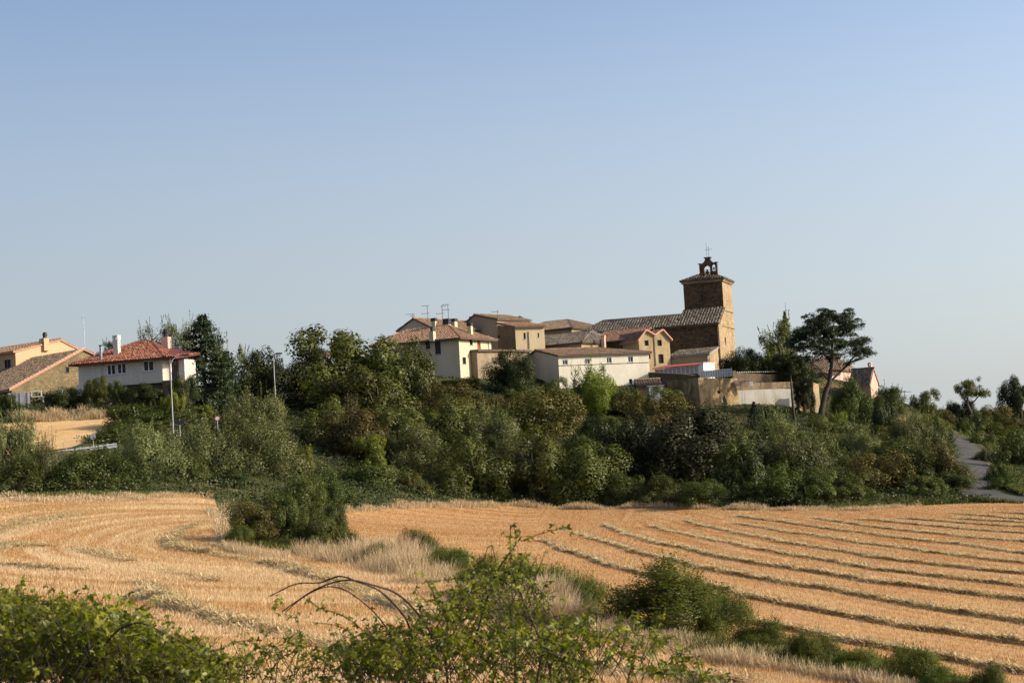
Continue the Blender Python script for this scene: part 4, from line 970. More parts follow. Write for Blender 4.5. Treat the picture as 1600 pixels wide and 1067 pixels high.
def lamp(px, pyb, pyt, D, label, arm, head=True):
    A = W(px, pyb, D); A.z = min(A.z, hz(A.x, A.y)) if False else A.z; H = W(px, pyt, D).z-A.z
    t = thing('street_lamp', label, 'street lamp', A-Vector((0, 0, .6)), 0, 'street lamps along the village road'); H += .6
    m = MB(); m.tube([(0, 0, 0), (0, 0, H*.5), (0, 0, H)], [.08, .06, .045], 8); m.build('pole', MT['lamp'], t)
    P = [(0, 0, H)]+[(arm*(1-math.cos(a)), 0, H+arm*.75*math.sin(a)) for a in np.linspace(.2, 1.5, 7)]
    m = MB(); m.tube(P, .045, 6); m.build('arm', MT['lamp'], t)
    e = P[-1]; m = MB(); m.box(e[0]-.05, e[0]+.65, -.14, .14, e[2]-.08, e[2]+.07); hd = m.build('lamp_head', MT['dark'], t)
    m = MB(); m.box(e[0]+.1, e[0]+.6, -.1, .1, e[2]-.11, e[2]-.083); m.build('lens', MT['frame_grey'], hd)
MT['lamp'] = flat('painted_lamp_post', (.33, .33, .32), .5)
lamp(270.5, 668, 571, 158, 'tall curved street lamp in front of the white red-roofed house', 1.25)
lamp(431, 636, 556, 185, 'slim street lamp standing among dark trees right of the conifer', .35)
def sign(kind, px, py, D, r_, pyb, label, mat):
    A = W(px, pyb, D); z = W(px, py, D).z-A.z; t = thing('road_sign', label, 'road sign', A, 0)
    m = MB(); m.tube([(0, 0, -.8), (0, 0, z+r_*.6)], .035, 6); m.build('post', MT['galv'], t)
    m = MB()
    if kind == 'o':
        m.tube([(0, -.05, z), (0, -.02, z)], r_, 20)
    else: m.box(-r_, r_, -.06, -.04, z-r_*.45, z+r_*.45); 
    p = m.build('sign_panel', MT[mat], t)
    if kind == 'o' and mat == 'frame_white': m = MB(); m.tube([(0, -.056, z), (0, -.053, z)], r_*1.0, 20); m.build('red_rim', MT['red_sheet'], p); m = MB(); m.tube([(0, -.062, z), (0, -.06, z)], r_*.72, 20); m.build('face', MT['frame_white'], p)
sign('o', 146, 682, 150, .27, 703, 'round road sign seen from its grey back above the guard rail', 'galv')
sign('r', 281, 659.5, 157, .45, 668, 'dark rectangular road sign beside the foot of the curved lamp', 'dark')
sign('o', 340, 653.5, 158, .24, 664, 'small round white sign with red rim among bushes', 'frame_white')
A = W(72, 709, 148); B = W(182, 694.5, 150); t = thing('guard_rail', 'double galvanised crash barrier along the village road', 'guard rail', A, math.atan2(B.y-A.y, B.x-A.x)); L = (B-A).length; dz = B.z-A.z
def zr(x): return dz*x/L
for k, yy in ((0, 0), (1, -.35)):
    m = MB()
    for (z0, z1, o) in ((0, .05, 0), (.05, .09, .04), (.09, .14, 0)):
        P = [(0, yy+o, z0-k*.26), (L, yy+o, z0+dz-k*.22), (L, yy+o, z1+dz-k*.22), (0, yy+o, z1-k*.26)]
        Q = [(x, y+.04, z) for x, y, z in P]; n = len(m.v); m.v += P+Q; m.f += [(n, n+1, n+2, n+3), (n+7, n+6, n+5, n+4), (n, n+4, n+5, n+1), (n+3, n+2, n+6, n+7)]
    m.build('rail', MT['galvb'] if 'galvb' in MT else MT.setdefault('galvb', flat('bright_galvanised', (.45, .47, .49), .4, .2)), t)
pb = None
for i in range(5):
    x = .6+i*(L-.8)/4.5
    if pb is None: m = MB(); m.box(-.06, .06, .05, .15, -.9, .2); pb = m.build('post', MT['galv'], t); pb.location = (x, 0, zr(x))
    else: c = pb.copy(); COL.objects.link(c); c.parent = t; c.location = (x, 0, zr(x))
# white sheets and discarded frames by the barn
P = W(13, 636, 182); t = thing('corrugated_fence', 'pale metal sheet fence leaning below the stone barn', 'fence', P, R(3))
for i in range(4):
    w = 34/F*182/4; m = MB(); m.box(i*w+.01, (i+1)*w-.01, 0, .04, -.4, 1.55-.06*(i % 2)); m.build('sheet', MT['frame_grey'], t)
for i in range(3): m = MB(); m.box(.5+i*.8, .58+i*.8, -.06, -.003, -.4, 1.5); m.build('post', MT['galv'], t)
for (a, b, c, d), lb in zip([(49,611,65,620.5),(67,619,83,628.5),(82,608,97.5,617.5)], ['white empty window frame leaning nearest the metal fence', 'white empty window frame lying lowest of the three', 'white empty window frame farthest right below the barn']):
    P = W(a, d, 181); Q = W(c, b, 181); w = Q.x-P.x; hh = W(a, b, 181).z-P.z; t = thing('window_frame', lb, 'window frame', P, 0, 'discarded window frames by the barn')
    m = MB(); m.box(0, w, 0, .07, 0, .08); m.box(0, w, 0, .07, hh-.08, hh); m.build('rail', MT['frame_white'], t); m = MB(); m.box(0, .08, -.002, .068, .083, hh-.083); m.box(w-.08, w, -.002, .068, .083, hh-.083); m.build('stile', MT['frame_white'], t)

# ================================================================== VEGETATION
def leafquads(C, N, size, asp=.55, rng=None, flip=.0):
    """arrays of centres C and normals N -> folded leaf quads"""
    n = len(C); N = N/np.maximum(np.linalg.norm(N, axis=1, keepdims=True), 1e-6)
    T = rng.normal(size=(n, 3)); T -= N*(T*N).sum(1, keepdims=True); T /= np.maximum(np.linalg.norm(T, axis=1, keepdims=True), 1e-6)
    B = np.cross(N, T); s = (size*rng.uniform(.6, 1.35, n))[:, None]
    V = np.stack([C-T*s, C+B*s*asp+N*s*.12, C+T*s, C-B*s*asp+N*s*.12], 1).reshape(-1, 3)
    return V, np.arange(4*n).reshape(n, 4)
def crownpts(rng, n, r, lobes, lr, low=-.25, sub=0.45, shell=.16, top=1.0):
    """clumpy crown: lobes on an ellipsoid, sub-clumps on each lobe"""
    r = np.array(r, float); cs = []; rs = []
    for i in range(lobes):
        d = rng.normal(size=3); d /= np.linalg.norm(d); d[2] = abs(d[2])*1.0 if rng.random() < .75 else d[2]*.5
        d[2] = max(d[2], low); k = rng.uniform(.30, .62); cs.append(d*k); rs.append(lr*rng.uniform(.65, 1.2))
    cs.append(np.zeros(3)); rs.append(.6)
    cs = np.array(cs); rs = np.array(rs)
    ns_ = 7*lobes; sc = []; sr = []
    for i in range(ns_):
        k = rng.integers(len(cs)); d = rng.normal(size=3); d = d/np.linalg.norm(d)+cs[k]*.9; d /= np.linalg.norm(d); sc.append(cs[k]+d*rs[k]*.85); sr.append(lr*sub*1.25*rng.uniform(.45, 1.2))
    sc = np.array(sc); sr = np.array(sr)
    w = sr**2; w /= w.sum(); k = rng.choice(len(sc), n, p=w)
    d = rng.normal(size=(n, 3)); d /= np.linalg.norm(d, axis=1, keepdims=True)
    P = sc[k]+d*(sr[k]*(1-np.abs(rng.normal(0, shell*1.6, n))))[:, None]
    N = d*1.0+P*.5+rng.normal(0, .27, (n, 3)); N[:, 2] += .1
    ok = P[:, 2] > low*1.4; P = P[ok]; N = N[ok]
    return P*r, N/r*r.min()
def make_crown(name, seed, mat, n, r, lobes, lr, leaf, asp=.55, low=-.25, shoots=0, shootlen=.5, sub=.45):
    rng = np.random.default_rng(seed)
    P, N = crownpts(rng, n, r, lobes, lr, low, sub)
    if shoots:
        m = 26; base = P[rng.choice(len(P), shoots)]; d = base/np.array(r); d = d/np.linalg.norm(d, axis=1, keepdims=True)*.6+rng.normal(0, .25, (shoots, 3)); d[:, 2] = np.abs(d[:, 2])+.8
        t = np.linspace(0, 1, m)[None, :, None]; L = (shootlen*rng.uniform(.4, 1.2, shoots))[:, None, None]
        Q = base[:, None, :]+d[:, None, :]*t*L+rng.normal(0, .05, (shoots, m, 3))*(1.1-t)
        P = np.vstack([P, Q.reshape(-1, 3)]); N = np.vstack([N, rng.normal(size=(shoots*m, 3))+.3*np.repeat(d, m, axis=0)])
    for a in range(2):
        q = np.percentile(np.abs(P[:, a]), 98.5); P[:, a] *= r[a]/q
    lo, hi = np.percentile(P[:, 2], .5), np.percentile(P[:, 2], 99.3 if not shoots else 98.5)
    P[:, 2] = (P[:, 2]-lo)/(hi-lo)*2*r[2]-r[2]
    V, Fq = leafquads(P, N, leaf, asp, rng)
    return npmesh(name, V, Fq, mat)
def make_trunk(seed, h, r0, r, mat, limbs=7):
    rnd = random.Random(seed); m = MB(); pts_ = [Vector((0, 0, -h-.8))]
    for i in range(5): pts_.append(Vector((rnd.uniform(-.1, .1)*i, rnd.uniform(-.1, .1)*i, -h+(h+r[2]*.5)*(i+1)/5)))
    m.tube(pts_, [r0*1.2, r0, r0*.85, r0*.7, r0*.5, r0*.25], 7)
    for k in range(limbs):
        b = pts_[rnd.randint(2, 4)]; a = rnd.uniform(0, 6.28); e = Vector((math.cos(a)*r[0]*.75, math.sin(a)*r[1]*.75, rnd.uniform(-.1, .6)*r[2])); mid = b.lerp(e, .5)+Vector((0, 0, .25*r[2]*rnd.random()))
        m.tube([b, mid, e], [r0*.45, r0*.28, r0*.06], 5)
    return m.mesh('trunk', mat, True)
# prototypes at nominal size 3 m half-width; crown centre is the mesh origin
NOM = 3.0
PROTO = {}
def proto(kind, mat, variants, **kw):
    PROTO[kind] = [(make_crown('foliage', 100*len(PROTO)+i, LM[mat], r=(NOM, NOM, NOM), **kw), make_trunk(i+len(PROTO)*7, NOM*.9, .2, (NOM,)*3, MT['bark'])) for i in range(variants)]
proto('broad', 'broad', 3, n=24000, lobes=14, lr=.38, leaf=.105)
proto('dark', 'dark', 2, n=22000, lobes=11, lr=.38, leaf=.095)
proto('olive', 'olive', 3, n=22000, lobes=13, lr=.34, leaf=.09, asp=.4, shoots=170, shootlen=.8)
proto('yellow', 'yellow', 2, n=16000, lobes=12, lr=.32, leaf=.11, shoots=50, shootlen=.7)
proto('brown', 'brown', 2, n=22000, lobes=16, lr=.32, leaf=.09)
proto('holm', 'holm', 2, n=32000, lobes=26, lr=.25, leaf=.08, sub=.5)
proto('shrub', 'under', 3, n=19000, lobes=12, lr=.36, leaf=.095, shoots=70, shootlen=.6)
proto('near', 'rose', 2, n=36000, lobes=16, lr=.36, leaf=.07, shoots=190, shootlen=.7, sub=.6)
proto('wispy', 'olive', 2, n=4500, lobes=13, lr=.28, leaf=.12, asp=.4, shoots=60, shootlen=.9)
proto('loose', 'broad', 2, n=6000, lobes=14, lr=.26, leaf=.12, shoots=40, shootlen=.6)
proto('dry', 'dry', 1, n=6000, lobes=12, lr=.34, leaf=.10, asp=.12, shoots=100, shootlen=.9)
def conifer_mesh(seed, mat, n=16000, tiers=17, wid=1.0):
    rng = np.random.default_rng(seed); Ps = []; Ns = []
    for i in range(tiers):
        t = i/(tiers-1); z = -1+2*t; rad = (1-t)**.62*wid+.03; nb = int(7+10*(1-t)); 
        for k in range(nb):
            a = rng.uniform(0, 6.283); L = rad*rng.uniform(.65, 1.1); m = int(n/tiers/nb*(.5+L)); u = rng.random(m)**.7
            x = u*L; p = np.stack([np.cos(a)*x, np.sin(a)*x, z-.10*u*L+.12*(u**2)*L], 1)+rng.normal(0, 1, (m, 3))*np.array([.045, .045, .035])
            Ps.append(p); Ns.append(rng.normal(0, .6, (m, 3))+np.array([np.cos(a)*.5, np.sin(a)*.5, .8]))
    P = np.vstack(Ps)*NOM; V, Fq = leafquads(P, np.vstack(Ns), .10, .45, rng); return npmesh('foliage', V, Fq, mat)
PROTO['conifer'] = [(conifer_mesh(5, LM['pine']), make_trunk(3, NOM, .16, (.6, .6, 4), MT['bark'], 3)), (conifer_mesh(6, LM['pine'], 12000, 15, .8), make_trunk(4, NOM, .16, (.6, .6, 4), MT['bark'], 3))]
rt = random.Random(5)
TREES = []
def plant(kind, cx, base, top, w, label, D=None, cat='bush', name=None, grp=None, dy=1.0, var=None):
    if D is None:
        g = G(cx, base); D = g.y
    else: g = W(cx, base, D)
    if 500 < cx < 1480 and 715 < base < 800 and cat == 'bush': top -= (base-top)*.14; w *= 1.24
    s = D/F; hh = max((base-top)*s, .5); hw = w/2*s
    name = name or ('shrub' if cat == 'bush' else 'tree'); vi = var if var is not None else len(TREES); cr, tr = PROTO[kind][vi % len(PROTO[kind])]
    t = thing(name, label, cat, g, rt.uniform(0, 6.28), grp); TREES.append(t)
    rzz = hh/2 if kind != 'conifer' else hh/2
    sz = hh/2/NOM; sx = hw/NOM
    c = link('crown' if cat == 'tree' else 'foliage', cr, t, (0, 0, hh/2)); c.scale = (sx, sx*dy, sz)
    st = link('trunk' if cat == 'tree' else 'stem', tr, t, (0, 0, hh/2)); st.scale = (sx*.9, sx*.9*dy, sz)
    if base: 
        k = rt.uniform(.85, 1.1)
    return t
T = 'tree'
gs = 'shrubs on the wooded slope'
# (kind, cx, base, top, width, label, D, cat)
PL = [
 ('conifer', 322, 645, 497, 140, 'big dark conifer with pointed top right of the white red-roofed house', 187, T),
 ('wispy', 240, 570, 505, 58, 'airy grey-green tree behind the pink chimney of the red roof', 222, T),
 ('wispy', 286, 575, 501, 50, 'airy grey-green tree between pink chimney and dark conifer', 220, T),
 ('loose', 170, 560, 534, 34, 'small tree top showing behind the red roof beside the white chimney', 215, T),
 ('loose', 362, 630, 533, 56, 'light green tree rising behind the right side of the conifer', 200, T),
 ('dark', 420, 645, 548, 96, 'dark broadleaf tree beside the slim lamp post', 196, T),
 ('dark', 448, 645, 568, 60, 'dark shaded tree just left of the ruined pillar', 207, T),
 ('broad', 538, 672, 515, 186, 'big spreading broad tree left of the cream house', 198, T),
 ('loose', 505, 600, 530, 70, 'loose-leaved limb mass at the left of the big broad tree', 199, T),
 ('broad', 640, 668, 541, 106, 'rounded green tree covering the left of the cream house wall', 200, T),
 ('broad', 590, 696, 578, 140, 'wide green tree just below the big broad tree', 190, T),
 ('dark', 797, 612, 548, 68, 'round clipped-looking dark evergreen in front of the low stone house', 219, T),
 ('yellow', 936, 650, 577, 74, 'bright yellow-green tree in front of the white warehouse', 210, T),
 ('broad', 872, 640, 592, 44, 'small green tree at the warehouse left corner', 213, T),
 ('brown', 690, 690, 598, 128, 'brown-green oak below the cream house', 196, T),
 ('brown', 862, 715, 610, 128, 'rusty brown-green oak below the white warehouse', 195, T),
 ('brown', 800, 690, 618, 90, 'brownish oak left of the rusty oak', 199, T),
 ('holm', 1085, 788, 645, 212, 'huge dark holm oak mass below the rampart wall', 168, T),
 ('brown', 1020, 720, 620, 140, 'brown-tinged oak crown above the dark holm oak', 196, T),
 ('conifer', 1135, 668, 620, 26, 'small dark spire conifer against the streaked rampart', 206, T),
 ('conifer', 1182, 690, 630, 40, 'narrow dark conifer below the whitewashed wall', 204, T),
 ('loose', 1222, 590, 500, 58, 'light green airy conifer-like tree left of the umbrella pine', 234, T),
 ('conifer', 1233, 590, 490, 34, 'thin pointed tree top between airy tree and umbrella pine', 238, T),
 ('dark', 1165, 596, 546, 66, 'dark rounded tree right of the church end wall', 236, T),
 ('dark', 1205, 600, 556, 70, 'dark tree behind the scalloped garden wall', 236, T),
 ('dark', 1252, 606, 560, 60, 'dark tree left of the pine trunk behind the garden wall', 233, T),
 ('dark', 1258, 650, 588, 34, 'ivy mass hanging over the right end of the whitewashed wall', 217, 'bush'),
 ('dark', 1210, 662, 634, 30, 'dark bush at the foot of the whitewashed wall', 208, 'bush'),
 ('dark', 1384, 706, 626, 44, 'dark green ivy-clad tree below the pink house', 205, T),
 ('shrub', 1330, 660, 594, 66, 'bushy green tree under the right side of the pine', 222, T),
 ('shrub', 1385, 650, 606, 60, 'green shrub right of the pink house', 228, 'bush'),
 ('broad', 1450, 668, 611, 52, 'lone rounded tree at the top of the country road', 262, T),
 ('dark', 1500, 662, 626, 46, 'dark shrub left of the almond tree', 275, 'bush'),
 ('dark', 1596, 652, 590, 56, 'dark tree cut by the right edge of the picture', 285, T),
 # slope, left
 ('broad', 152, 626, 590, 42, 'green bush against the white bungalow wall', 177, 'bush'),
 ('dark', 186, 626, 596, 30, 'small dark bush under the bungalow windows', 178, 'bush'),
 ('dark', 10, 645, 614, 36, 'dark bush by the pale metal fence', 176, 'bush'),
 ('dark', 105, 640, 606, 60, 'dark climbing bush beside the discarded window frames', 178, 'bush'),
 ('dark', 286, 634, 588, 44, 'dark bush hiding the base below the balcony wing', 177, 'bush'),
 ('dark', 235, 634, 600, 70, 'dark shaded bushes under the balcony', 176, 'bush'),
 ('yellow', 271, 642, 615, 34, 'bright yellow-green bush at the lamp pole', 166, 'bush'),
 ('yellow', 316, 650, 634, 44, 'yellow-green bush at the conifer foot', 170, 'bush'),
 ('shrub', 240, 672, 632, 120, 'low dull green thicket right of the small upper field', 166, 'bush'),
 ('shrub', 190, 700, 664, 110, 'low green shrub bank behind the round grey sign', 158, 'bush'),
 ('olive', 240, 768, 664, 124, 'large silvery willow bush right of the guard rail', 139, 'bush'),
 ('olive', 28, 775, 652, 84, 'silvery tall shoots at the left picture edge', 133, 'bush'),
 ('olive', 72, 778, 690, 60, 'slender silvery bush in front of the guard rail left end', 131, 'bush'),
 ('shrub', 30, 787, 716, 130, 'dull green bush at the far left above the stubble', 129, 'bush'),
 ('shrub', 110, 786, 709, 120, 'low green bush under the guard rail', 131, 'bush'),
 ('broad', 158, 730, 700, 30, 'small green bush hiding the right end of the guard rail', 141, 'bush'),
 ('shrub', 185, 784, 716, 100, 'low olive bush left of the silvery willow bush', 132, 'bush'),
 ('olive', 380, 716, 642, 120, 'pale silvery-green bush near the small round sign', 160, 'bush'),
 ('olive', 345, 772, 668, 120, 'large silvery bush right of the lamp pole', 145, 'bush'),
 ('olive', 415, 780, 672, 140, 'broad silvery-green bush in the middle of the left slope', 148, 'bush'),
 ('olive', 400, 690, 616, 100, 'grey-green bush crown below the slim lamp', 178, 'bush'),
 ('yellow', 476, 745, 700, 40, 'mustard-yellow bush at the right of the silvery bushes', 152, 'bush'),
 ('shrub', 300, 776, 720, 90, 'dark green bush at the foot of the silvery bush', 140, 'bush'),
 ('shrub', 462, 812, 748, 92, 'dark green bush where the two stubble fields meet', 128, 'bush'),
 ('dark', 352, 775, 735, 80, 'shadowed thicket bush at the end of the left field', 140, 'bush'),
 ('shrub', 505, 800, 735, 90, 'green bush at the left corner of the right field', 141, 'bush'),
 ('broad', 510, 720, 640, 80, 'pointed leafy bush right of the slim lamp post', 176, 'bush'),
 ('dry', 545, 700, 626, 76, 'grey-brown half-dead bush above the dark shrubs', 184, 'bush'),
 ('brown', 545, 740, 655, 84, 'olive-brown bush left of the slope centre', 170, 'bush'),
 ('yellow', 580, 740, 690, 56, 'yellow-brown bush low on the left slope', 164, 'bush'),
 ('broad', 610, 740, 650, 90, 'green bush with upright shoots at slope centre-left', 172, 'bush'),
 ('olive', 655, 760, 682, 76, 'rounded silvery-green bush above the field edge', 168, 'bush'),
 ('broad', 665, 690, 638, 70, 'leafy shoots below the brown-green oak', 188, 'bush'),
 ('olive', 770, 740, 652, 88, 'silver-leaved bush directly below the rusty oak left side', 180, 'bush'),
 ('broad', 715, 730, 640, 90, 'green tree crown in the middle of the slope', 183, 'bush'),
 ('shrub', 560, 790, 738, 90, 'bramble mound at the field edge left of the saplings', 156, 'bush'),
 ('shrub', 625, 790, 744, 90, 'bramble and ivy mound at the field edge', 160, 'bush'),
 ('brown', 646, 786, 748, 40, 'yellowish shrub on the field edge', 158, 'bush'),
 ('broad', 690, 790, 738, 70, 'dark green sapling group on the field edge left of centre', 162, 'bush'),
 ('broad', 745, 789, 700, 86, 'leafy green bush on the field edge at centre', 163, 'bush'),
 ('olive', 790, 775, 700, 60, 'grey-green bush behind the central field edge bush', 168, 'bush'),
 ('broad', 836, 791, 692, 96, 'bright-leaved green bush below the rusty oak', 164, 'bush'),
 ('broad', 912, 792, 706, 92, 'green bush with drooping sprays left of the holm oak', 163, 'bush'),
 ('dark', 935, 740, 655, 84, 'dark ivy-covered tree left of the holm oak', 185, T),
 ('dark', 985, 780, 670, 80, 'deep shaded dark bush at the left flank of the holm oak', 172, 'bush'),
 ('shrub', 975, 792, 750, 60, 'low green mound at the holm oak foot, left end', 160, 'bush'),
 ('shrub', 1030, 794, 752, 80, 'low leafy sprays under the holm oak', 157, 'bush'),
 ('shrub', 1110, 796, 758, 80, 'low green sprays under the right half of the holm oak', 153, 'bush'),
 ('broad', 1040, 660, 606, 60, 'green bush beside the sloping wall', 208, 'bush'),
 ('broad', 985, 650, 610, 60, 'green bush left of the small shed', 209, 'bush'),
 ('broad', 1110, 690, 640, 80, 'green bush at the foot of the streaked rampart', 203, 'bush'),
 ('olive', 1215, 720, 646, 74, 'silvery-green tree below the whitewashed wall', 198, T),
 ('shrub', 1160, 795, 700, 80, 'tall green bush right of the holm oak', 158, 'bush'),
 ('olive', 1240, 790, 690, 90, 'grey-green poplar-like bush on the right slope', 168, 'bush'),
 ('shrub', 1215, 796, 740, 90, 'dark green field-edge bush right of the holm oak', 151, 'bush'),
 ('broad', 1285, 700, 650, 70, 'green shrub at the foot of the pine', 206, 'bush'),
 ('shrub', 1300, 760, 690, 80, 'green bush in the middle of the right slope', 180, 'bush'),
 ('yellow', 1312, 690, 646, 40, 'yellow-green bush right of the pine foot', 208, 'bush'),
 ('shrub', 1285, 796, 744, 80, 'low green field-edge bush below the pine', 149, 'bush'),
 ('olive', 1345, 745, 680, 70, 'grey-green bush with pale shoots on the right slope', 184, 'bush'),
 ('brown', 1370, 785, 716, 90, 'brownish bush above the field edge at right', 160, 'bush'),
 ('shrub', 1335, 792, 748, 80, 'low scrub bush at the field edge right of the pine', 150, 'bush'),
 ('olive', 1430, 740, 650, 76, 'silvery-green tree left of the country road', 188, T),
 ('shrub', 1400, 700, 655, 70, 'green bush below the dark ivy-clad tree', 204, 'bush'),
 ('shrub', 1425, 785, 712, 90, 'green-brown bush left of the road bend', 162, 'bush'),
 ('brown', 1465, 783, 708, 66, 'olive-yellow bush touching the road bend', 163, 'bush'),
 ('shrub', 1462, 720, 664, 50, 'green bush where the road disappears uphill', 200, 'bush'),
 # right of the road
 ('shrub', 1515, 700, 660, 44, 'dark green bush right of the upper road', 232, 'bush'),
 ('broad', 1555, 715, 660, 76, 'green sapling thicket right of the road', 214, 'bush'),
 ('shrub', 1590, 760, 680, 80, 'green bush at the right picture edge', 182, 'bush'),
 ('shrub', 1562, 770, 726, 56, 'grassy green bush at the outer road bend', 168, 'bush'),
 ('brown', 1555, 664, 634, 60, 'dry brown-green scrub on the right skyline', 270, 'bush'),
 ('brown', 1590, 680, 655, 50, 'reddish-brown scrub below the right edge tree', 240, 'bush'),
 ('shrub', 1535, 680, 650, 50, 'low green scrub under the almond tree', 260, 'bush'),
 ('broad', 1572, 745, 690, 60, 'leafy bush halfway up the bank right of the road', 198, 'bush'),
 ('dark', 1545, 742, 704, 40, 'dark bush overhanging the inside of the road bend', 193, 'bush'),
 ('shrub', 1585, 715, 668, 60, 'olive-green bush above the leafy bank bush', 222, 'bush'),
 ('broad', 1530, 706, 672, 40, 'rounded bush close to the upper road on its right', 224, 'bush'),
 ('shrub', 1578, 785, 744, 70, 'low green bush at the bottom of the right bank', 163, 'bush'),
 ('olive', 1600, 735, 690, 50, 'grey-green bush cut by the right edge on the bank', 196, 'bush'),
 ('dark', 1520, 684, 650, 50, 'dark bush below the almond tree near the road top', 244, 'bush'),
 ('shrub', 1570, 690, 652, 60, 'green scrub between almond tree and right edge tree', 246, 'bush'),
 ('shrub', 1476, 664, 640, 40, 'small bush between the lone rounded tree and the almond tree', 268, 'bush'),
 ('brown', 1480, 668, 648, 44, 'dry scrub beside the top of the road', 256, 'bush'),
]
for (k, cx, b, tp, w, lb, D, cat) in PL: plant(k, cx, b+3, tp, w*1.06, lb, D, cat)
# filler shrubs on the slope, one by one
rf = random.Random(11); names_ = ['broad', 'shrub', 'shrub', 'broad', 'dark', 'olive', 'brown']
cnt = 0
ANC = [('the big broad tree', 538, 600), ('the cream house hedge', 715, 610), ('the rusty oak', 862, 660), ('the yellow-green warehouse tree', 936, 615), ('the huge holm oak', 1085, 715), ('the streaked rampart', 1120, 640), ('the whitewashed wall', 1200, 640), ('the umbrella pine foot', 1281, 655), ('the dark ivy-clad tree', 1384, 668), ('the country road bend', 1500, 740), ('the silvery bush at the slope centre', 770, 700), ('the rounded silvery bush', 655, 720), ('the pointed leafy bush', 510, 680), ('the road-side silvery tree', 1430, 695), ('the olive-brown bush', 545, 700), ('the poplar-like bush', 1240, 740)]
KA = {'broad': 'leafy green', 'shrub': 'dull green', 'dark': 'dark green', 'olive': 'silvery', 'brown': 'brown-green'}
used_lb = {}
def filler_label(k, px, py):
    a = min(ANC, key=lambda q: (q[1]-px)**2+(q[2]-py)**2); dx, dy = px-a[1], py-a[2]
    d = ('right of' if dx > 0 else 'left of') if abs(dx) > abs(dy) else ('below' if dy > 0 else 'above'); dist = math.hypot(dx, dy)
    q = 'directly ' if dist < 30 else ('a little ' if dist < 65 else 'well ')
    return f"low {KA[k]} wild shrub {q}{d} {a[0]}"
for i in range(400):
    if cnt >= 34: break
    cx = rf.uniform(500, 1480); D = rf.uniform(152, 226)
    tmin = 165 if cx < 900 else (158 if cx < 1150 else 152)
    if D < tmin: continue
    z = hz(at_px(cx, D, 0).x, D); py = proj((at_px(cx, D, z)))[1]
    if cx > 1100 and D > 205: continue
    if cx > 1000 and D > 212: continue
    hpx = rf.uniform(22, 36)
    if 950 < cx < 1210 or (D < 176 and cx < 960): continue
    if py-hpx < 608+ (0 if cx < 1150 else 45): continue
    kk = names_[rf.randrange(7)]; lb = filler_label(kk, cx, py-hpx/2)
    if lb in used_lb: continue
    used_lb[lb] = 1
    plant(kk, cx, py+3, py-hpx, rf.uniform(50, 84), lb, D, 'bush', grp='wild shrubs filling the wooded slope'); cnt += 1

# mid-ground hedge between the fields
HB = [
 ('brown', 402, 852, 783, 96, 'olive-green broom bush at the tip of the hedge between the fields', 'bush'),
 ('near', 372, 858, 822, 46, 'small dark green bush with dry grass at its foot, left tip of the hedge', 'bush'),
 ('shrub', 470, 850, 790, 100, 'green bush joining the hedge to the wooded slope', 'bush'),
 ('broad', 490, 862, 800, 66, 'tall green bush at the left corner of the right field, before the dry grass', 'bush'),
 ('shrub', 514, 850, 788, 56, 'rounded green bush at the very left end of the right field edge', 'bush'),
 ('near', 592, 884, 850, 44, 'small weed bush half buried in the tall dry grass', 'bush'),
 ('near', 540, 862, 826, 50, 'low bramble in the tall dry grass, left end', 'bush'),
 ('shrub', 440, 852, 776, 70, 'olive bush between broom bush and the tall corner bush', 'bush'),
 ('near', 650, 868, 829, 74, 'low bramble patch on the dry grass of the hedge', 'bush'),
 ('near', 700, 900, 856, 76, 'trailing bramble at the right end of the tall dry grass', 'bush'),
 ('near', 760, 935, 872, 90, 'green bramble mound behind the tall foreground spray', 'bush'),
 ('near', 850, 948, 884, 130, 'wide bramble mound in the hedge left of the biggest bush', 'bush'),
 ('near', 812, 942, 876, 84, 'bright green bramble behind the tall spray, left of the wide mound', 'bush'),
 ('near', 915, 962, 902, 84, 'green bramble joining the wide mound to the biggest bush', 'bush'),
 ('near', 1035, 990, 884, 215, 'biggest dense green bramble bush in the hedge between fields', 'bush'),
 ('near', 1120, 1000, 930, 110, 'lower right shoulder bush of the biggest bramble', 'bush'),
 ('near', 1195, 1022, 972, 110, 'low green bramble right of the biggest bush', 'bush'),
 ('near', 1270, 1045, 992, 90, 'small bramble in the right hedge with pale grass in front', 'bush'),
 ('near', 1345, 1062, 1016, 100, 'bramble near the bottom right of the hedge', 'bush'),
 ('near', 1425, 1075, 1014, 90, 'dark bramble with upright shoots in the bottom right hedge', 'bush'),
 ('near', 1480, 1085, 1044, 90, 'low bramble on the bottom edge right of the upright shoots', 'bush'),
 ('near', 1548, 1090, 1042, 60, 'small leafy bramble in the bottom right corner', 'bush')]
for (k, cx, b, tp, w, lb, cat) in HB: plant(k, cx, b, tp, w, lb, None, cat, 'bramble_bush' if k == 'near' else None)

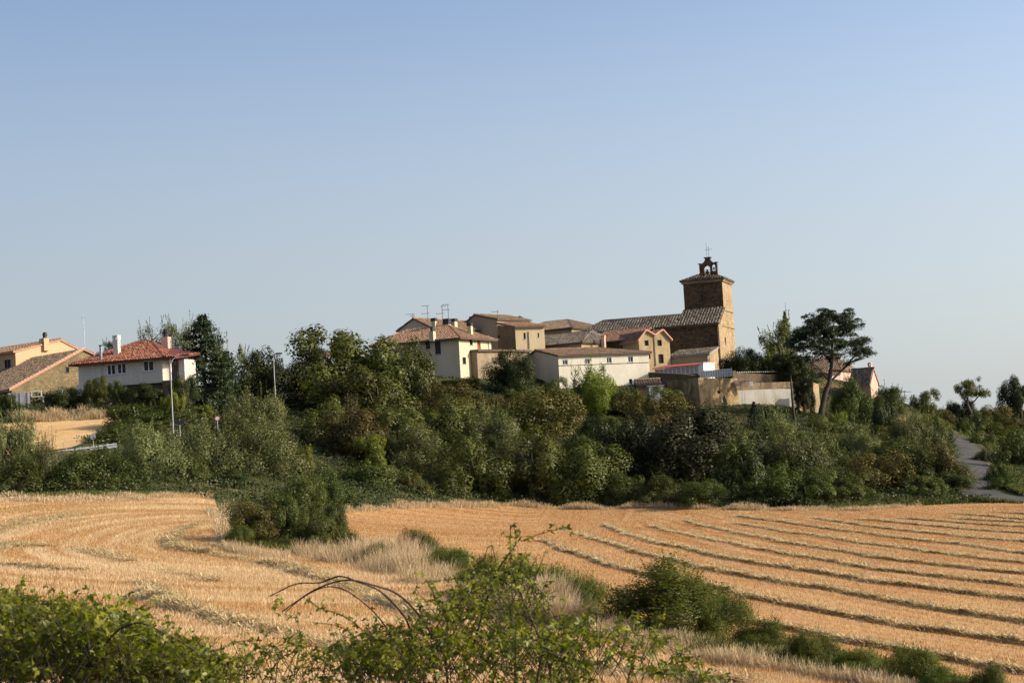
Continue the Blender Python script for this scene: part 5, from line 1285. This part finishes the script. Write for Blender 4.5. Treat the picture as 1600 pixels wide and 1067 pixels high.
# --- umbrella pine
def pine():
    D = 214; s = D/F; base = W(1283, 655, D); t = thing('umbrella_pine', 'tall leaning umbrella pine with bare forked trunk and flat dark crown', 'tree', base)
    L = lambda px, py, dy=0: (W(px, py, D)-base)+Vector((0, dy, 0))
    m = MB(); tr = [L(1281, 664), L(1284, 640), L(1290, 612), L(1296, 597), L(1299, 570), L(1300, 545), L(1302, 515), L(1304, 495)]
    m.tube(tr, [.46, .38, .33, .29, .2, .15, .1, .05], 8); m.build('trunk', MT['bark_dark'], t, True)
    limbs = [[L(1296, 597), L(1310, 585, .5), L(1320, 576, 1), L(1335, 564, 1), L(1362, 551, 1.5)], [L(1293, 592), L(1284, 583, -.5), L(1276, 574, -1), L(1262, 566, -1.5)],
      [L(1299, 568), L(1288, 548, 1), L(1270, 528, 1.5), L(1250, 520, 2)], [L(1300, 550), L(1320, 532, 1), L(1345, 535, 2)], [L(1320, 576, 1), L(1340, 552, .5), L(1350, 538, 0)],
      [L(1302, 520), L(1318, 505, -1), L(1325, 498, -2)], [L(1300, 540), L(1285, 515, -1.5), L(1270, 500, -2)], [L(1299, 560), L(1275, 550, -2), L(1245, 545, -3)], [L(1335, 564, 1), L(1350, 560, 2), L(1358, 558, 2)], [L(1301, 530), L(1296, 510, 2.5), L(1290, 495, 3)]]
    for q in limbs:
        m = MB(); k = len(q); m.tube(q, [.15*(1-.75*i/(k-1)) for i in range(k)], 6); m.build('limb', MT['bark_dark'], t, True)
    rng = np.random.default_rng(8); Ps = []; Ns = []
    cl = [(1300,496,34,12,1.3),(1275,503,26,12,1),(1322,503,22,13,1),(1262,518,26,12,1),(1245,530,20,10,.8),(1290,515,34,14,1.1),(1315,520,24,12,1),(1250,522,18,8,.6),(1268,538,28,12,.7),(1300,535,30,12,.6),(1286,550,26,10,.35),(1322,540,22,10,.5),(1340,536,18,9,.5),(1348,548,14,7,.45),(1358,553,9,6,.45),(1335,555,14,8,.35),(1250,545,18,9,.45),(1262,560,20,9,.3),(1308,558,20,8,.3),(1325,568,10,5,.2),(1236,540,10,8,.4),(1350,532,9,6,.4),(1329,512,10,8,.5)]
    for (px, py, rx, ry_, den) in cl:
        for q in range(20):
            n = int(130*den**.8*rx/20); c = L(px+rng.normal(0, rx*.38), py+rng.normal(0, ry_*.4), rng.normal(0, rx*s*.8)); rr = rng.uniform(.3, .8)
            d = rng.normal(size=(n, 3)); d /= np.linalg.norm(d, axis=1, keepdims=True); d[:, 2] = np.where(rng.random(n) < .7, np.abs(d[:, 2]), d[:, 2])
            Ps.append(np.array(c)+d*rr*np.array([1.3, 1.3, .7])*rng.uniform(.5, 1, (n, 1))); Ns.append(d+rng.normal(0, .6, (n, 3)))
    V, Fq = leafquads(np.vstack(Ps), np.vstack(Ns), .14, .28, rng); link('crown', npmesh('crown', V, Fq, LM['pine']), t)
pine()
# --- almond tree on the skyline
def almond():
    D = 272; base = W(1516, 640, D); t = thing('almond_tree', 'small lone tree with crooked trunk on the right skyline', 'tree', base); L = lambda px, py, dy=0: (W(px, py, D)-base)+Vector((0, dy, 0))
    m = MB(); m.tube([L(1517, 646), L(1514, 638), L(1511, 630), L(1512, 620)], [.35, .28, .24, .15], 7); m.tube([L(1511, 630), L(1504, 620), L(1499, 610)], [.18, .12, .05], 6); m.tube([L(1513, 634), L(1523, 626), L(1530, 618), L(1538, 614)], [.2, .12, .08, .04], 6); m.build('trunk', MT['bark'], t, True)
    rng = np.random.default_rng(3); Ps = []; Ns = []
    for (px, py, rx, ry_) in [(1512,606,14,9),(1500,606,8,6),(1522,614,10,6),(1534,614,7,4),(1508,614,12,6),(1515,600,8,4)]:
        for q in range(12):
            n = 110; c = L(px+rng.normal(0, rx*.62), py+rng.normal(0, ry_*.6), rng.normal(0, .8)); d = rng.normal(size=(n, 3)); d /= np.linalg.norm(d, axis=1, keepdims=True)
            Ps.append(np.array(c)+d*rng.uniform(.15, .6, (n, 1))); Ns.append(d+rng.normal(0, .5, (n, 3)))
    V, Fq = leafquads(np.vstack(Ps), np.vstack(Ns), .11, .5, rng); link('crown', npmesh('crown', V, Fq, LM['olive']), t)
almond()
# --- bare tree against the warehouse, ivy trunk before the white wall
def bare(px, base, top, D, label, spread=14, mat='bark_pale', seed=2):
    b = W(px, base, D); t = thing('bare_tree', label, 'tree', b); rnd = random.Random(seed); L = lambda x, y, dy=0: (W(x, y, D)-b)+Vector((0, dy, 0))
    m = MB(); H = base-top; pts_ = [L(px+1, base+5), L(px, base-H*.3), L(px-1, base-H*.6), L(px+1, top)]; m.tube(pts_, [.14, .11, .07, .02], 6); m.build('trunk', MT[mat], t)
    m = MB()
    for i in range(16):
        f = rnd.uniform(.25, .85); y = base-H*f; e = px+rnd.choice((-1, 1))*rnd.uniform(.4, 1)*spread*(1.1-f*.5); p0, p1, p2 = L(px, y), L((px+e)/2, y-6, rnd.uniform(-.5, .5)), L(e, y-rnd.uniform(8, 18), rnd.uniform(-1, 1)); m.tube([p0, p1, p2], [.045, .03, .012], 4)
        for j in range(2): m.tube([p1.lerp(p2, .3*j+.2), p1.lerp(p2, .5+.3*j)+Vector((rnd.uniform(-.4, .4), 0, rnd.uniform(.3, .7)))], [.02, .008], 4)
    m.build('branches', MT[mat], t)
bare(899, 625, 571, 211, 'leafless grey tree in front of the warehouse wall', 15)
b = W(1241, 655, 212); t = thing('thin_trunked_tree', 'thin dark trunk crossing the right part of the whitewashed wall', 'tree', b); m = MB(); m.tube([(0, 0, -.6), (-.05, 0, 3), (-.1, 0, 6.6)], [.2, .16, .1], 7); m.build('trunk', MT['bark'], t, True)
c = link('crown', PROTO['dark'][0][0], t, (-.1, 0, 7.0)); c.scale = (.75, .7, .45)

# ------------------------------------------------------------------ blades: stubble, dry grass, straw, undergrowth
def blades(X, Y, Z, h, w, lean, rng):
    n = len(X); a = rng.uniform(0, 6.283, n); l = rng.normal(0, lean, (n, 2)); hh = h*rng.uniform(.6, 1.3, n)
    b = np.stack([X, Y, Z], 1); w = w*np.ones(n); dx = np.stack([np.cos(a)*w, np.sin(a)*w, np.zeros(n)], 1); tip = b+np.stack([l[:, 0]*hh, l[:, 1]*hh, hh], 1)
    V = np.stack([b-dx/2, b+dx/2, tip+dx*.2, tip-dx*.2], 1).reshape(-1, 3); return V, np.arange(4*n).reshape(n, 4)
def bladeobj(name, sets, m, label, cat):
    V = np.vstack([s[0] for s in sets]); off = np.cumsum([0]+[len(s[0]) for s in sets[:-1]]); Fq = np.vstack([s[1]+o for s, o in zip(sets, off)])
    return tag(link(name, npmesh(name, V, Fq, m)), label, cat, None, 'stuff')
rng = np.random.default_rng(77)
def drill_rows(poly, n, ymax, spacing, angle):
    P = np.array(poly); x0, y0 = P.min(0); x1, y1 = P.max(0); y1 = min(y1, ymax)
    X = rng.uniform(x0, x1, n*3); Y = y0+(y1-y0)*rng.random(n*3)**1.15
    c, s = math.cos(angle), math.sin(angle); u = X*c+Y*s; v = -X*s+Y*c; u = np.round(u/spacing)*spacing+rng.normal(0, .015, len(u)); X = u*c-v*s; Y = u*s+v*c
    px = np.abs(X) < Y*.34+2; k = inside(X, Y, P) & px & (Y > 34) & (Y < ymax); X, Y = X[k][:n], Y[k][:n]; return X, Y
X, Y = drill_rows(Pl, 430000, 150, .17, R(68)); s1 = blades(X, Y, HZ(X, Y)+.03, .14+.0*X, (.016*np.maximum(1, Y/75))[:, None][:, 0], .18, rng)
X, Y = drill_rows(Pr, 420000, 168, .17, R(28)); s2 = blades(X, Y, HZ(X, Y)+.03, .10+.0*X, .016*np.maximum(1, Y/70), .2, rng)
def addrow(o, f):
    n_ = len(o.data.vertices); c_ = np.empty(n_*3, np.float32); o.data.vertices.foreach_get('co', c_); c_ = c_.reshape(-1, 4, 3)[:, 0]
    v_ = np.concatenate([f(c_[i:i+20000, 0].astype(float), c_[i:i+20000, 1].astype(float)) for i in range(0, len(c_), 20000)])
    a_ = o.data.attributes.new('row', 'FLOAT', 'POINT'); a_.data.foreach_set('value', np.repeat(v_, 4).astype(np.float32))
o_ = bladeobj('stubble', [s1], MT['stubble2'], 'short cut straw-coloured stubble on the left slope field', 'stubble'); addrow(o_, lambda x, y: np.hypot(x-CC.x, (y-CC.y)*.6)*.28); o_ = bladeobj('stubble', [s2], MT['stubble'], 'short orange-tan stubble on the right field between straw rows', 'stubble'); addrow(o_, ROW)

# windrows
def lumpy(k, X, Y, label, wid=1.5, hgt=.38, dens=190, broken=0.0, amp=1):
    r_ = np.random.default_rng(k+500); n = len(X); tx, ty = np.gradient(X), np.gradient(Y); L = np.maximum(np.hypot(tx, ty), 1e-6); nxx, nyy = -ty/L, tx/L; s = np.arange(n)*.8
    K = 9
    def nz(a, f): return sum(np.sin(a*f*q+ph)/q for q, ph in zip((1, 1.7, 2.9, 4.3), r_.uniform(0, 6, 4)))
    w = wid*(1+.2*nz(s, .8)); hh = hgt*(1+.22*nz(s, 1.9)); side = .13*nz(s, .4)
    if broken: g = np.clip(1.2-broken*(1+nz(s, .4)), .12, 1); w = w*(.5+.5*g); hh = hh*g
    taper = np.clip(np.minimum(s, 2)/2, .1, 1); hh = hh*taper
    V = []
    for j in range(K):
        t = j/(K-1)*2-1; o = t*w/2+side; z = hh*(1-t*t)**.8+(r_.normal(0, .025, n) if 0 < j < K-1 else -.04); x = X+nxx*o+r_.normal(0, .04, n); y = Y+nyy*o+r_.normal(0, .04, n); V.append(np.stack([x, y, HZ(x, y)+z+.04], 1))
    Vm = np.stack(V, 1).reshape(-1, 3); ii = np.arange(n*K).reshape(n, K); q = np.stack([ii[:-1, :-1], ii[:-1, 1:], ii[1:, 1:], ii[1:, :-1]], -1).reshape(-1, 4)
    # loose straws over the mound
    m = int(n*.8*dens*(.6+.4*wid)); i = r_.integers(0, n, m); t = np.clip(r_.normal(0, .5, m), -1.35, 1.35); fr = r_.random(m)*.8; tl = np.clip(t, -1, 1)
    x = X[i]+nxx[i]*(t*w[i]/2+side[i])+tx[i]/L[i]*fr; y = Y[i]+nyy[i]*(t*w[i]/2+side[i])+ty[i]/L[i]*fr; z = HZ(x, y)+.05+hh[i]*(1-tl*tl)**.8
    a = r_.uniform(0, 6.283, m); ln = r_.uniform(.10, .28, m); el = np.abs(r_.normal(0, .32, m)); d = np.stack([np.cos(a)*np.cos(el), np.sin(a)*np.cos(el), np.sin(el)], 1)*ln[:, None]
    p = np.stack([x, y, z], 1); sd = np.stack([-np.sin(a), np.cos(a), np.zeros(m)], 1)*.014; up = np.array([0, 0, .014])
    Vs = np.stack([p-sd, p+sd, p+d+sd+up, p+d-sd+up], 1).reshape(-1, 3); Fs = np.arange(4*m).reshape(m, 4)+len(Vm)
    me = npmesh('straw_windrow', np.vstack([Vm, Vs]), np.vstack([q, Fs]), [MT['strawbed'], MT['straw']], False, np.concatenate([np.zeros(len(q)), np.ones(m)]))
    return tag(link('straw_windrow', me), label, 'windrow', 'straw windrows lying on the stubble')
def bedmat():
    m, nt, ns, ls = newmat('straw_mound'); p = geo_pos(ns); n = noise(ns, ls, 9, 5, p, .75, 1.0); n2 = noise(ns, ls, 1.2, 4, p)
    c = ramp_out(ns, ls, n, [(.3, (.24, .17, .08)), (.5, (.46, .35, .18)), (.72, (.64, .52, .30))]); c = mixc(ns, ls, 'MULTIPLY', .6, c, ramp_out(ns, ls, n2, [(.3, (.7, .68, .62)), (.7, (1, 1, 1))]))
    out_principled(nt, ns, ls, c, .95, n, .9, .1, spec=.1); return m
MT['strawbed'] = bedmat()
RL = ['topmost short straw row at the far right corner of the field', 'second thin straw row from the far right field edge', 'faint thin straw row, third from the far right edge', 'fourth thin straw row below the road bend', 'fifth straw row, starting under the right slope', 'sixth straw row with a hooked left end', 'seventh straw row, long and thin across the right field', 'eighth straw row, starting below the holm oak right side', 'ninth straw row, crossing the middle of the right field', 'tenth straw row, above the row with the hooked start', 'long straw row hooked at its left start below the holm oak', 'long straw row passing just behind the top of the biggest bramble', 'straw row that vanishes behind the biggest bramble bush', 'nearest straw row along the right hedge']
for i, (X, Y) in enumerate(RPATH): lumpy(i, X, Y, RL[i], (.55, .6, .65)[min(i//5, 2)],   .09 if i < 10 else .12, 260 if i < 8 else 420)
LW = [([(-30,836),(0,829),(50,817),(115,806)], 2.6, .10, 'broad pale straw spread at the upper left of the left field', 0), ([(-20,884),(20,887),(70,893),(120,894)], .9, .16, 'thin straw row at the left edge of the left field', .2), ([(110,858),(135,862),(160,868),(205,880)], 1.5, .12, 'short straw row in the middle of the left field', .3),
 ([(-30,868),(0,858),(30,852),(60,856)], 2.4, .12, 'broad pale straw patch at the left picture edge', .2),
 ([(320,822),(285,826),(252,846),(262,864),(310,869),(400,876),(455,886),(480,899),(520,915),(560,928),(610,942),(655,958),(700,975)], 1.5, .26, 'long curved straw row bending round the left field to the arched canes', .45),
 ([(215,910),(240,930),(265,950),(305,970),(350,985),(400,993),(450,1000),(530,1018),(600,1030)], 1.6, .28, 'tumbled straw row running to the bottom of the left field', .4), ([(245,893),(285,900),(330,912)], 1.0, .14, 'short straw wisp above the tumbled row', .4),
 ([(880,1030),(930,1045),(980,1055),(1060,1062),(1150,1072)], 1.4, .22, 'straw litter at the bottom centre among brambles', .3)]
for i, (P, w, hg, lb, br) in enumerate(LW): X, Y = gpath(P); lumpy(40+i, X, Y, lb, w, hg, 260, br)

# dry grass along the hedge: tall clumps as one mass
def scatter_px(poly, n, r_):
    g = [(q.x, q.y) for q in (G(*p) for p in poly)]; P = np.array(g); x0, y0 = P.min(0); x1, y1 = P.max(0); X = r_.uniform(x0, x1, n*12); Y = r_.uniform(y0, y1, n*12); k = inside(X, Y, P); return X[k][:n], Y[k][:n]
def clumped(X, Y, f, thr=.0):
    return (np.sin(X*f+1.3*np.sin(Y*f*.7))+np.sin(Y*f*1.1+1.7*np.sin(X*f*.6))) > thr
sets = []
for poly, n, hh in [([(455,868),(520,866),(600,862),(700,900),(720,925),(640,915),(560,890),(500,880)], 13000, .72), ([(540,868),(620,866),(690,895),(640,905),(570,888)], 9000, 1.05), ([(350,850),(400,862),(460,868),(440,878),(380,872),(345,862)], 5000, .5), ([(800,950),(880,960),(930,985),(870,985),(810,970)], 14000, .95), ([(930,985),(1050,995),(1180,1030),(1300,1062),(1150,1045),(1000,1015),(930,1000)], 12000, .45), ([(720,925),(800,950),(810,972),(740,950)], 7000, .7), ([(322,800),(356,800),(366,845),(340,850)], 3000, .5), ([(1180,1025),(1300,1050),(1480,1085),(1400,1085),(1250,1058)], 7000, .35),
  ([(0,786),(120,790),(250,782),(335,776),(335,770),(250,774),(100,780),(0,776)], 14000, .38), ([(540,803),(700,794),(800,791),(1000,795),(1200,799),(1200,796),(1000,791),(800,787),(700,789),(540,797)], 16000, .5), ([(1200,799),(1350,799),(1440,792),(1440,789),(1350,794),(1200,796)], 5000, .35), ([(90,660),(190,655),(190,650),(90,652),(20,655),(20,660)], 9000, .9)]:
    X, Y = scatter_px(poly, n, rng); cl = .5+.25*(np.sin(X*1.1+1.9*np.sin(Y*.8+X*.3))+np.sin(Y*1.3+2.1*np.sin(X*.9)))
    k = rng.random(len(X)) < .12+1.0*cl; X, Y, cl = X[k], Y[k], cl[k]
    sets.append(blades(X, Y, HZ(X, Y), hh*(.35+.85*cl)*rng.uniform(.7, 1.15, len(X)), .02 if Y.mean() < 100 else .045, .3, rng))
bladeobj('dry_grass', sets, MT['drygrass'], 'pale dry grass standing in the hedge and along the field edges', 'dry grass')
sets = []
for poly, n, hh in [([(350,850),(480,870),(620,880),(820,960),(1000,1000),(1300,1062),(1300,1050),(1000,985),(800,935),(600,865),(480,850),(380,840)], 26000, .4), ([(0,781),(200,779),(335,774),(335,770),(200,773),(0,776)], 3000, .3), ([(1300,797),(1440,790),(1520,784),(1600,788),(1600,781),(1560,779),(1480,780),(1300,793)], 14000, .35), ([(1525,770),(1560,776),(1600,781),(1600,765),(1550,760),(1525,745)], 16000, .5), ([(1500,690),(1525,745),(1600,765),(1600,690),(1560,660),(1500,665)], 9000, .45), ([(1420,680),(1480,690),(1500,665),(1560,650),(1440,655)], 9000, .5), ([(1180,1025),(1300,1050),(1480,1085),(1560,1090),(1400,1050),(1250,1020)], 12000, .35)]:
    X, Y = scatter_px(poly, n, rng); sets.append(blades(X, Y, HZ(X, Y), hh, .03 if Y.mean() < 100 else .07, .35, rng))
for i_ in range(len(sets)):
    V_, F_ = sets[i_]; c_ = V_.reshape(-1, 4, 3)[:, 0]; d_ = np.full(len(c_), 1e9)
    for j_ in range(0, len(RX), 2): d_ = np.minimum(d_, np.hypot(c_[:, 0]-RX[j_], c_[:, 1]-RY[j_]))
    V_ = V_.reshape(-1, 4, 3)[d_ > 3.2].reshape(-1, 3); sets[i_] = (V_, np.arange(len(V_)).reshape(-1, 4))
bladeobj('green_grass', sets, MT['greengrass'], 'green grass and weeds on the hedge bank and road verges', 'grass')

# undergrowth over the hill: one mass of low leaves
n = 380000; X = rng.uniform(-75, 72, n); Y = rng.uniform(126, 250, n)
fld = inside(X, Y, np.array(Pr)) | inside(X, Y, np.array(Pl)) | inside(X, Y, np.array([(g.x, g.y) for g in (G(*p) for p in up_px)]))
dr = np.full(n, 1e9)
for i in range(0, len(RX), 2): dr = np.minimum(dr, np.hypot(X-RX[i], Y-RY[i]))
vx, vy = np.array([[W(p[0], p[1], 150).x, W(p[0], p[1], 150).y] for p in [(0, 712), (260, 700)]]).T
ok = ~fld & (dr > 2.9) & ~((Y < 152) & (X < -32) & (Y > 142)) & (np.abs(X) < Y*.335+4)
road2 = [G(*p) for p in [(1492,683),(1478,672),(1466,667),(1448,664)]]
for g in road2: ok &= np.hypot(X-g.x, Y-g.y) > 4
X, Y = X[ok], Y[ok]
hgt = .35+.75*np.clip(.5+.5*(np.sin(X*.55+np.sin(Y*.4)*2)*np.sin(Y*.6+np.sin(X*.33)*2)), 0, 1); hgt = np.where(X > 42, hgt*.45, hgt); hgt = np.where(Y > 197, hgt*.22, hgt)
Z = HZ(X, Y)+hgt*rng.random(len(X))**.5; N = np.stack([rng.normal(0, .7, len(X)), rng.normal(0, .7, len(X))-.3, np.abs(rng.normal(.7, .4, len(X)))], 1)
V, Fq = leafquads(np.stack([X, Y, Z], 1), N, .115, .55, rng)
tag(link('undergrowth', npmesh('undergrowth', V, Fq, LM['ground'])), 'dense low brambles and ivy covering the whole wooded slope', 'undergrowth', None, 'stuff')

# clipped hedge on the yard wall
P = W(690, 599, 218.5); t = thing('clipped_hedge', 'clipped dark hedge on the yard wall below the cream house corner', 'hedge', (P.x, P.y, P.z)); L = 59/F*218
r_ = np.random.default_rng(4); n = 6000; C = np.stack([r_.uniform(0, L, n), r_.uniform(-.3, .3, n), r_.uniform(-.9, .35, n)], 1); V, Fq = leafquads(C, r_.normal(size=(n, 3))+np.array([0, -.6, .6]), .09, .5, r_); link('foliage', npmesh('foliage', V, Fq, LM['dark']), t)
m = MB()
for i in range(6): m.tube([(L*(i+.5)/6, 0, -1.2), (L*(i+.5)/6+.1, 0, .1)], [.05, .02], 5)
m.build('stem', MT['bark'], t)

# ================================================================== FOREGROUND BRAMBLES
def leafmesh(name, mat, three=True):
    m = MB()
    def lf(c, ang, s, tilt):
        ca, sa = math.cos(ang), math.sin(ang)
        P = [(0, 0, 0), (.28, .30, .04), (.72, .25, .03), (1.1, 0, -.06), (.72, -.25, .03), (.28, -.30, .04), (.5, 0, -.02)]
        V = [(c[0]+s*(x*ca-y*sa), c[1]+s*(x*sa+y*ca), c[2]+s*(z-tilt*x)) for x, y, z in P]; n = len(m.v); m.v += V
        m.f += [(n, n+1, n+6), (n+1, n+2, n+6), (n+2, n+3, n+6), (n+3, n+4, n+6), (n+4, n+5, n+6), (n+5, n, n+6)]
    lf((0, 0, 0), 0, 1, .2)
    if three: lf((-.05, .02, 0), 1.25, .8, .25); lf((-.05, -.02, 0), -1.25, .8, .25)
    return m.mesh(name, mat)
LEAF = leafmesh('leaf', LM['rosenear'])
LV = np.array([v.co[:] for v in LEAF.vertices]); LF = np.array([p.vertices[:] for p in LEAF.polygons])
def bramble(name, label, canes, fill, seed, nleaf_parts=0, leafsize=.027):
    r_ = np.random.default_rng(seed); rnd = random.Random(seed)
    o = W(canes[0][0][0][0], 1100, canes[0][1]); o.z = hz(o.x, o.y); t = thing(name, label, 'bramble', o); ov = np.array(o)
    spots = []                              # position, direction, size
    def add_along(P, dens, sz):
        for i in range(len(P)-1):
            a, b = P[i], P[i+1]; n = max(1, int((b-a).length/dens))
            for k in range(n):
                p = a.lerp(b, (k+rnd.random())/n); spots.append((p, rnd.uniform(0, 6.28), sz*rnd.uniform(.6, 1.3)))
                if rnd.random() < .6: spots.append((p+Vector((rnd.uniform(-1, 1), rnd.uniform(-1, 1), rnd.uniform(-.6, 1)))*.07, rnd.uniform(0, 6.28), sz*rnd.uniform(.6, 1.2)))
    for (pl_, D, rad, leafy, mat) in canes:
        P = [W(x, y, D+.4*math.sin(x*.02)) for x, y in pl_]
        g = P[0].copy(); g.z = hz(g.x, g.y); P = [g]+P if P[0].z-g.z > .05 else P
        Q = []                              # smooth
        for i in range(len(P)-1):
            p0, p1, p2, p3 = P[max(i-1, 0)], P[i], P[i+1], P[min(i+2, len(P)-1)]
            for k in range(4):
                u = k/4; Q.append(.5*((2*p1)+(p2-p0)*u+(2*p0-5*p1+4*p2-p3)*u*u+(3*p1-p0-3*p2+p3)*u**3))
        Q.append(P[-1]); m = MB(); m.tube([q-o for q in Q], [rad*(1-.6*i/len(Q)) for i in range(len(Q))], 6)
        for i in range(3, len(Q)-1, 1):       # thorns
            d = Vector((rnd.uniform(-1, 1), rnd.uniform(-1, 1), rnd.uniform(-1, 1))).normalized(); m.tube([Q[i]-o, Q[i]-o+d*rad*2.4], [rad*.45, .0004], 3)
        m.build('cane', MT[mat], t, True)
        if leafy: add_along(Q[4:], leafy, leafsize)
    tw = MB()
    for (x0, x1, n, env, Dr, sz) in fill:
        for i in range(n):
            px = rnd.uniform(x0, x1); top = np.interp(px, [e[0] for e in env], [e[1] for e in env]); py = top+abs(rnd.gauss(0, .5))*(1085-top)*.9+rnd.uniform(-6, 4)
            if py > 1110: continue
            D = rnd.uniform(*Dr); c = W(px, py, D); d = Vector((rnd.uniform(-1, 1), rnd.uniform(-.6, .6), rnd.uniform(-.2, 1))).normalized(); Ls = rnd.uniform(.08, .24); e = c+d*Ls
            tw.tube([c-o-Vector((d.x*.1, d.y*.1, .12)), c-o, e-o], [.003, .0025, .001], 3)
            k = rnd.randint(4, 8)
            for q in range(k): spots.append((c.lerp(e, q/k)+Vector((rnd.uniform(-1, 1), rnd.uniform(-1, 1), rnd.uniform(-1, 1)))*.025, rnd.uniform(0, 6.28), sz*rnd.uniform(.55, 1.3)))
    if tw.v: tag(tw.build('twigs', MT['cane_green'], t), kind='stuff')
    rnd.shuffle(spots); spots.sort(key=lambda s: -s[2]) if nleaf_parts else None
    for (p, a, s) in spots[:nleaf_parts]:
        l = link('leaf', LEAF, t, p-o); l.scale = (s, s, s); l.rotation_euler = (rnd.gauss(0, .6), rnd.gauss(0, .6), a)
    rest = spots[nleaf_parts:]; n = len(rest); C = np.array([s[0][:] for s in rest])-ov; A = np.array([s[1] for s in rest]); S = np.array([s[2] for s in rest])
    rx, ry_ = r_.normal(0, .65, n), r_.normal(0, .65, n)
    V = LV[None]*S[:, None, None]*np.ones((n, 1, 1))
    c, s = np.cos(rx)[:, None], np.sin(rx)[:, None]; y, z = V[..., 1]*c-V[..., 2]*s, V[..., 1]*s+V[..., 2]*c; V = np.stack([V[..., 0], y, z], -1)
    c, s = np.cos(ry_)[:, None], np.sin(ry_)[:, None]; x, z = V[..., 0]*c+V[..., 2]*s, -V[..., 0]*s+V[..., 2]*c; V = np.stack([x, V[..., 1], z], -1)
    c, s = np.cos(A)[:, None], np.sin(A)[:, None]; x, y = V[..., 0]*c-V[..., 1]*s, V[..., 0]*s+V[..., 1]*c; V = np.stack([x, y, V[..., 2]], -1)+C[:, None]
    Fq = (LF[None]+(np.arange(n)*len(LV))[:, None, None]).reshape(-1, 3)
    tag(link('foliage', npmesh('foliage', V.reshape(-1, 3), Fq, LM['rosenear']), t), kind='stuff')
    return t
DK, GR = 'cane', 'cane_green'
bramble('arching_bramble', 'sprawling sunlit bramble with bare dark arching canes in the foreground centre', [
 ([(697,1037),(675,992),(650,955),(620,927),(587,915),(550,906),(520,910),(490,922),(462,940),(441,955)], 9.6, .008, 0, DK),
 ([(662,1060),(647,1007),(636,970),(617,945),(592,922),(560,909),(530,900),(500,910),(462,912),(422,931)], 9.8, .008, 0, DK),
 ([(632,1040),(612,995),(590,962),(560,935),(535,920),(507,917),(475,932),(447,955)], 9.9, .006, 0, DK),
 ([(680,1050),(615,1007),(575,990),(550,970),(525,957),(500,950),(482,936)], 9.4, .005, .05, DK),
 ([(600,1040),(560,1000),(530,978),(488,972)], 9.7, .004, .07, GR),
 ([(725,1067),(735,1025),(750,972),(762,932),(777,892),(797,862),(815,838)], 9.6, .008, .045, GR),
 ([(805,1060),(802,1000),(799,960),(790,900),(788,880)], 9.9, .006, .06, GR),
 ([(860,1050),(840,990),(825,955),(807,912),(800,890)], 9.5, .008, .07, GR),
 ([(840,1060),(879,1022),(930,992),(975,972),(1000,952),(1065,945)], 9.2, .007, .08, DK),
 ([(797,862),(815,845),(857,830),(892,825)], 9.6, .003, .06, GR),
 ([(762,932),(735,905),(700,905),(668,910)], 9.7, .004, .06, GR),
 ([(777,892),(750,880),(735,868)], 9.7, .003, .05, GR),
 ([(700,990),(688,950),(672,915),(666,905)], 9.8, .004, .07, GR),
 ([(1000,1080),(1040,1050),(1075,1025),(1100,1035)], 9.3, .004, .06, GR),
 ([(1060,1080),(1100,1062),(1147,1061)], 9.2, .003, .06, DK),
 ([(430,1070),(455,1020),(470,1005),(465,985)], 9.9, .004, .06, GR),
 ([(470,1000),(450,965),(435,935),(428,958)], 9.9, .002, .2, GR),
 ([(640,1030),(655,975),(690,960),(700,950)], 9.5, .004, .07, GR)],
 [(340, 560, 95, [(340,1045),(400,1018),(440,1005),(500,1015),(560,1005)], (9.2, 10.8), .028),
  (540, 900, 360, [(540,1010),(600,985),(650,1000),(690,940),(740,905),(790,880),(820,880),(860,960),(900,985)], (9.0, 11.0), .029),
  (560, 920, 240, [(560,1030),(600,1015),(650,1030),(700,990),(800,985),(900,1010),(920,1020)], (8.8, 10.8), .031),
  (880, 1100, 100, [(880,1000),(950,990),(1010,985),(1060,1010),(1100,1045)], (8.8, 10.4), .029)], 21, 280)
bramble('dense_bramble', 'dense leafy green bramble filling the bottom left corner', [
 ([(150,1070),(170,1000),(210,973),(250,985),(287,1005),(325,1030),(342,1052)], 8.6, .007, .10, DK),
 ([(40,1060),(50,980),(57,950),(75,938),(100,941),(118,955)], 9.0, .004, .05, GR), ([(0,1040),(3,960),(8,930),(12,922)], 9.0, .004, .05, GR),
 ([(150,1040),(170,975),(180,950),(186,936)], 8.9, .003, .05, GR), ([(90,1060),(85,1000),(88,960)], 8.4, .004, .3, 'bark_pale'), ([(300,1080),(330,1030),(360,1005),(395,1000)], 9.0, .004, .07, GR),
 ([(60,1000),(75,975),(90,960)], 8.3, .005, .2, DK)],
 [(-40, 230, 850, [(-40,955),(10,945),(60,952),(100,950),(130,965),(170,962),(200,985),(230,990)], (8.4, 11.6), .033), (200, 340, 300, [(200,980),(240,995),(280,1005),(310,1030),(340,1060)], (8.6, 11), .032),
  (-40, 330, 650, [(-40,985),(200,1000),(260,1030),(330,1065)], (8.4, 11.4), .034)], 22, 0)
print('SCENE OBJECTS', len(bpy.data.objects))
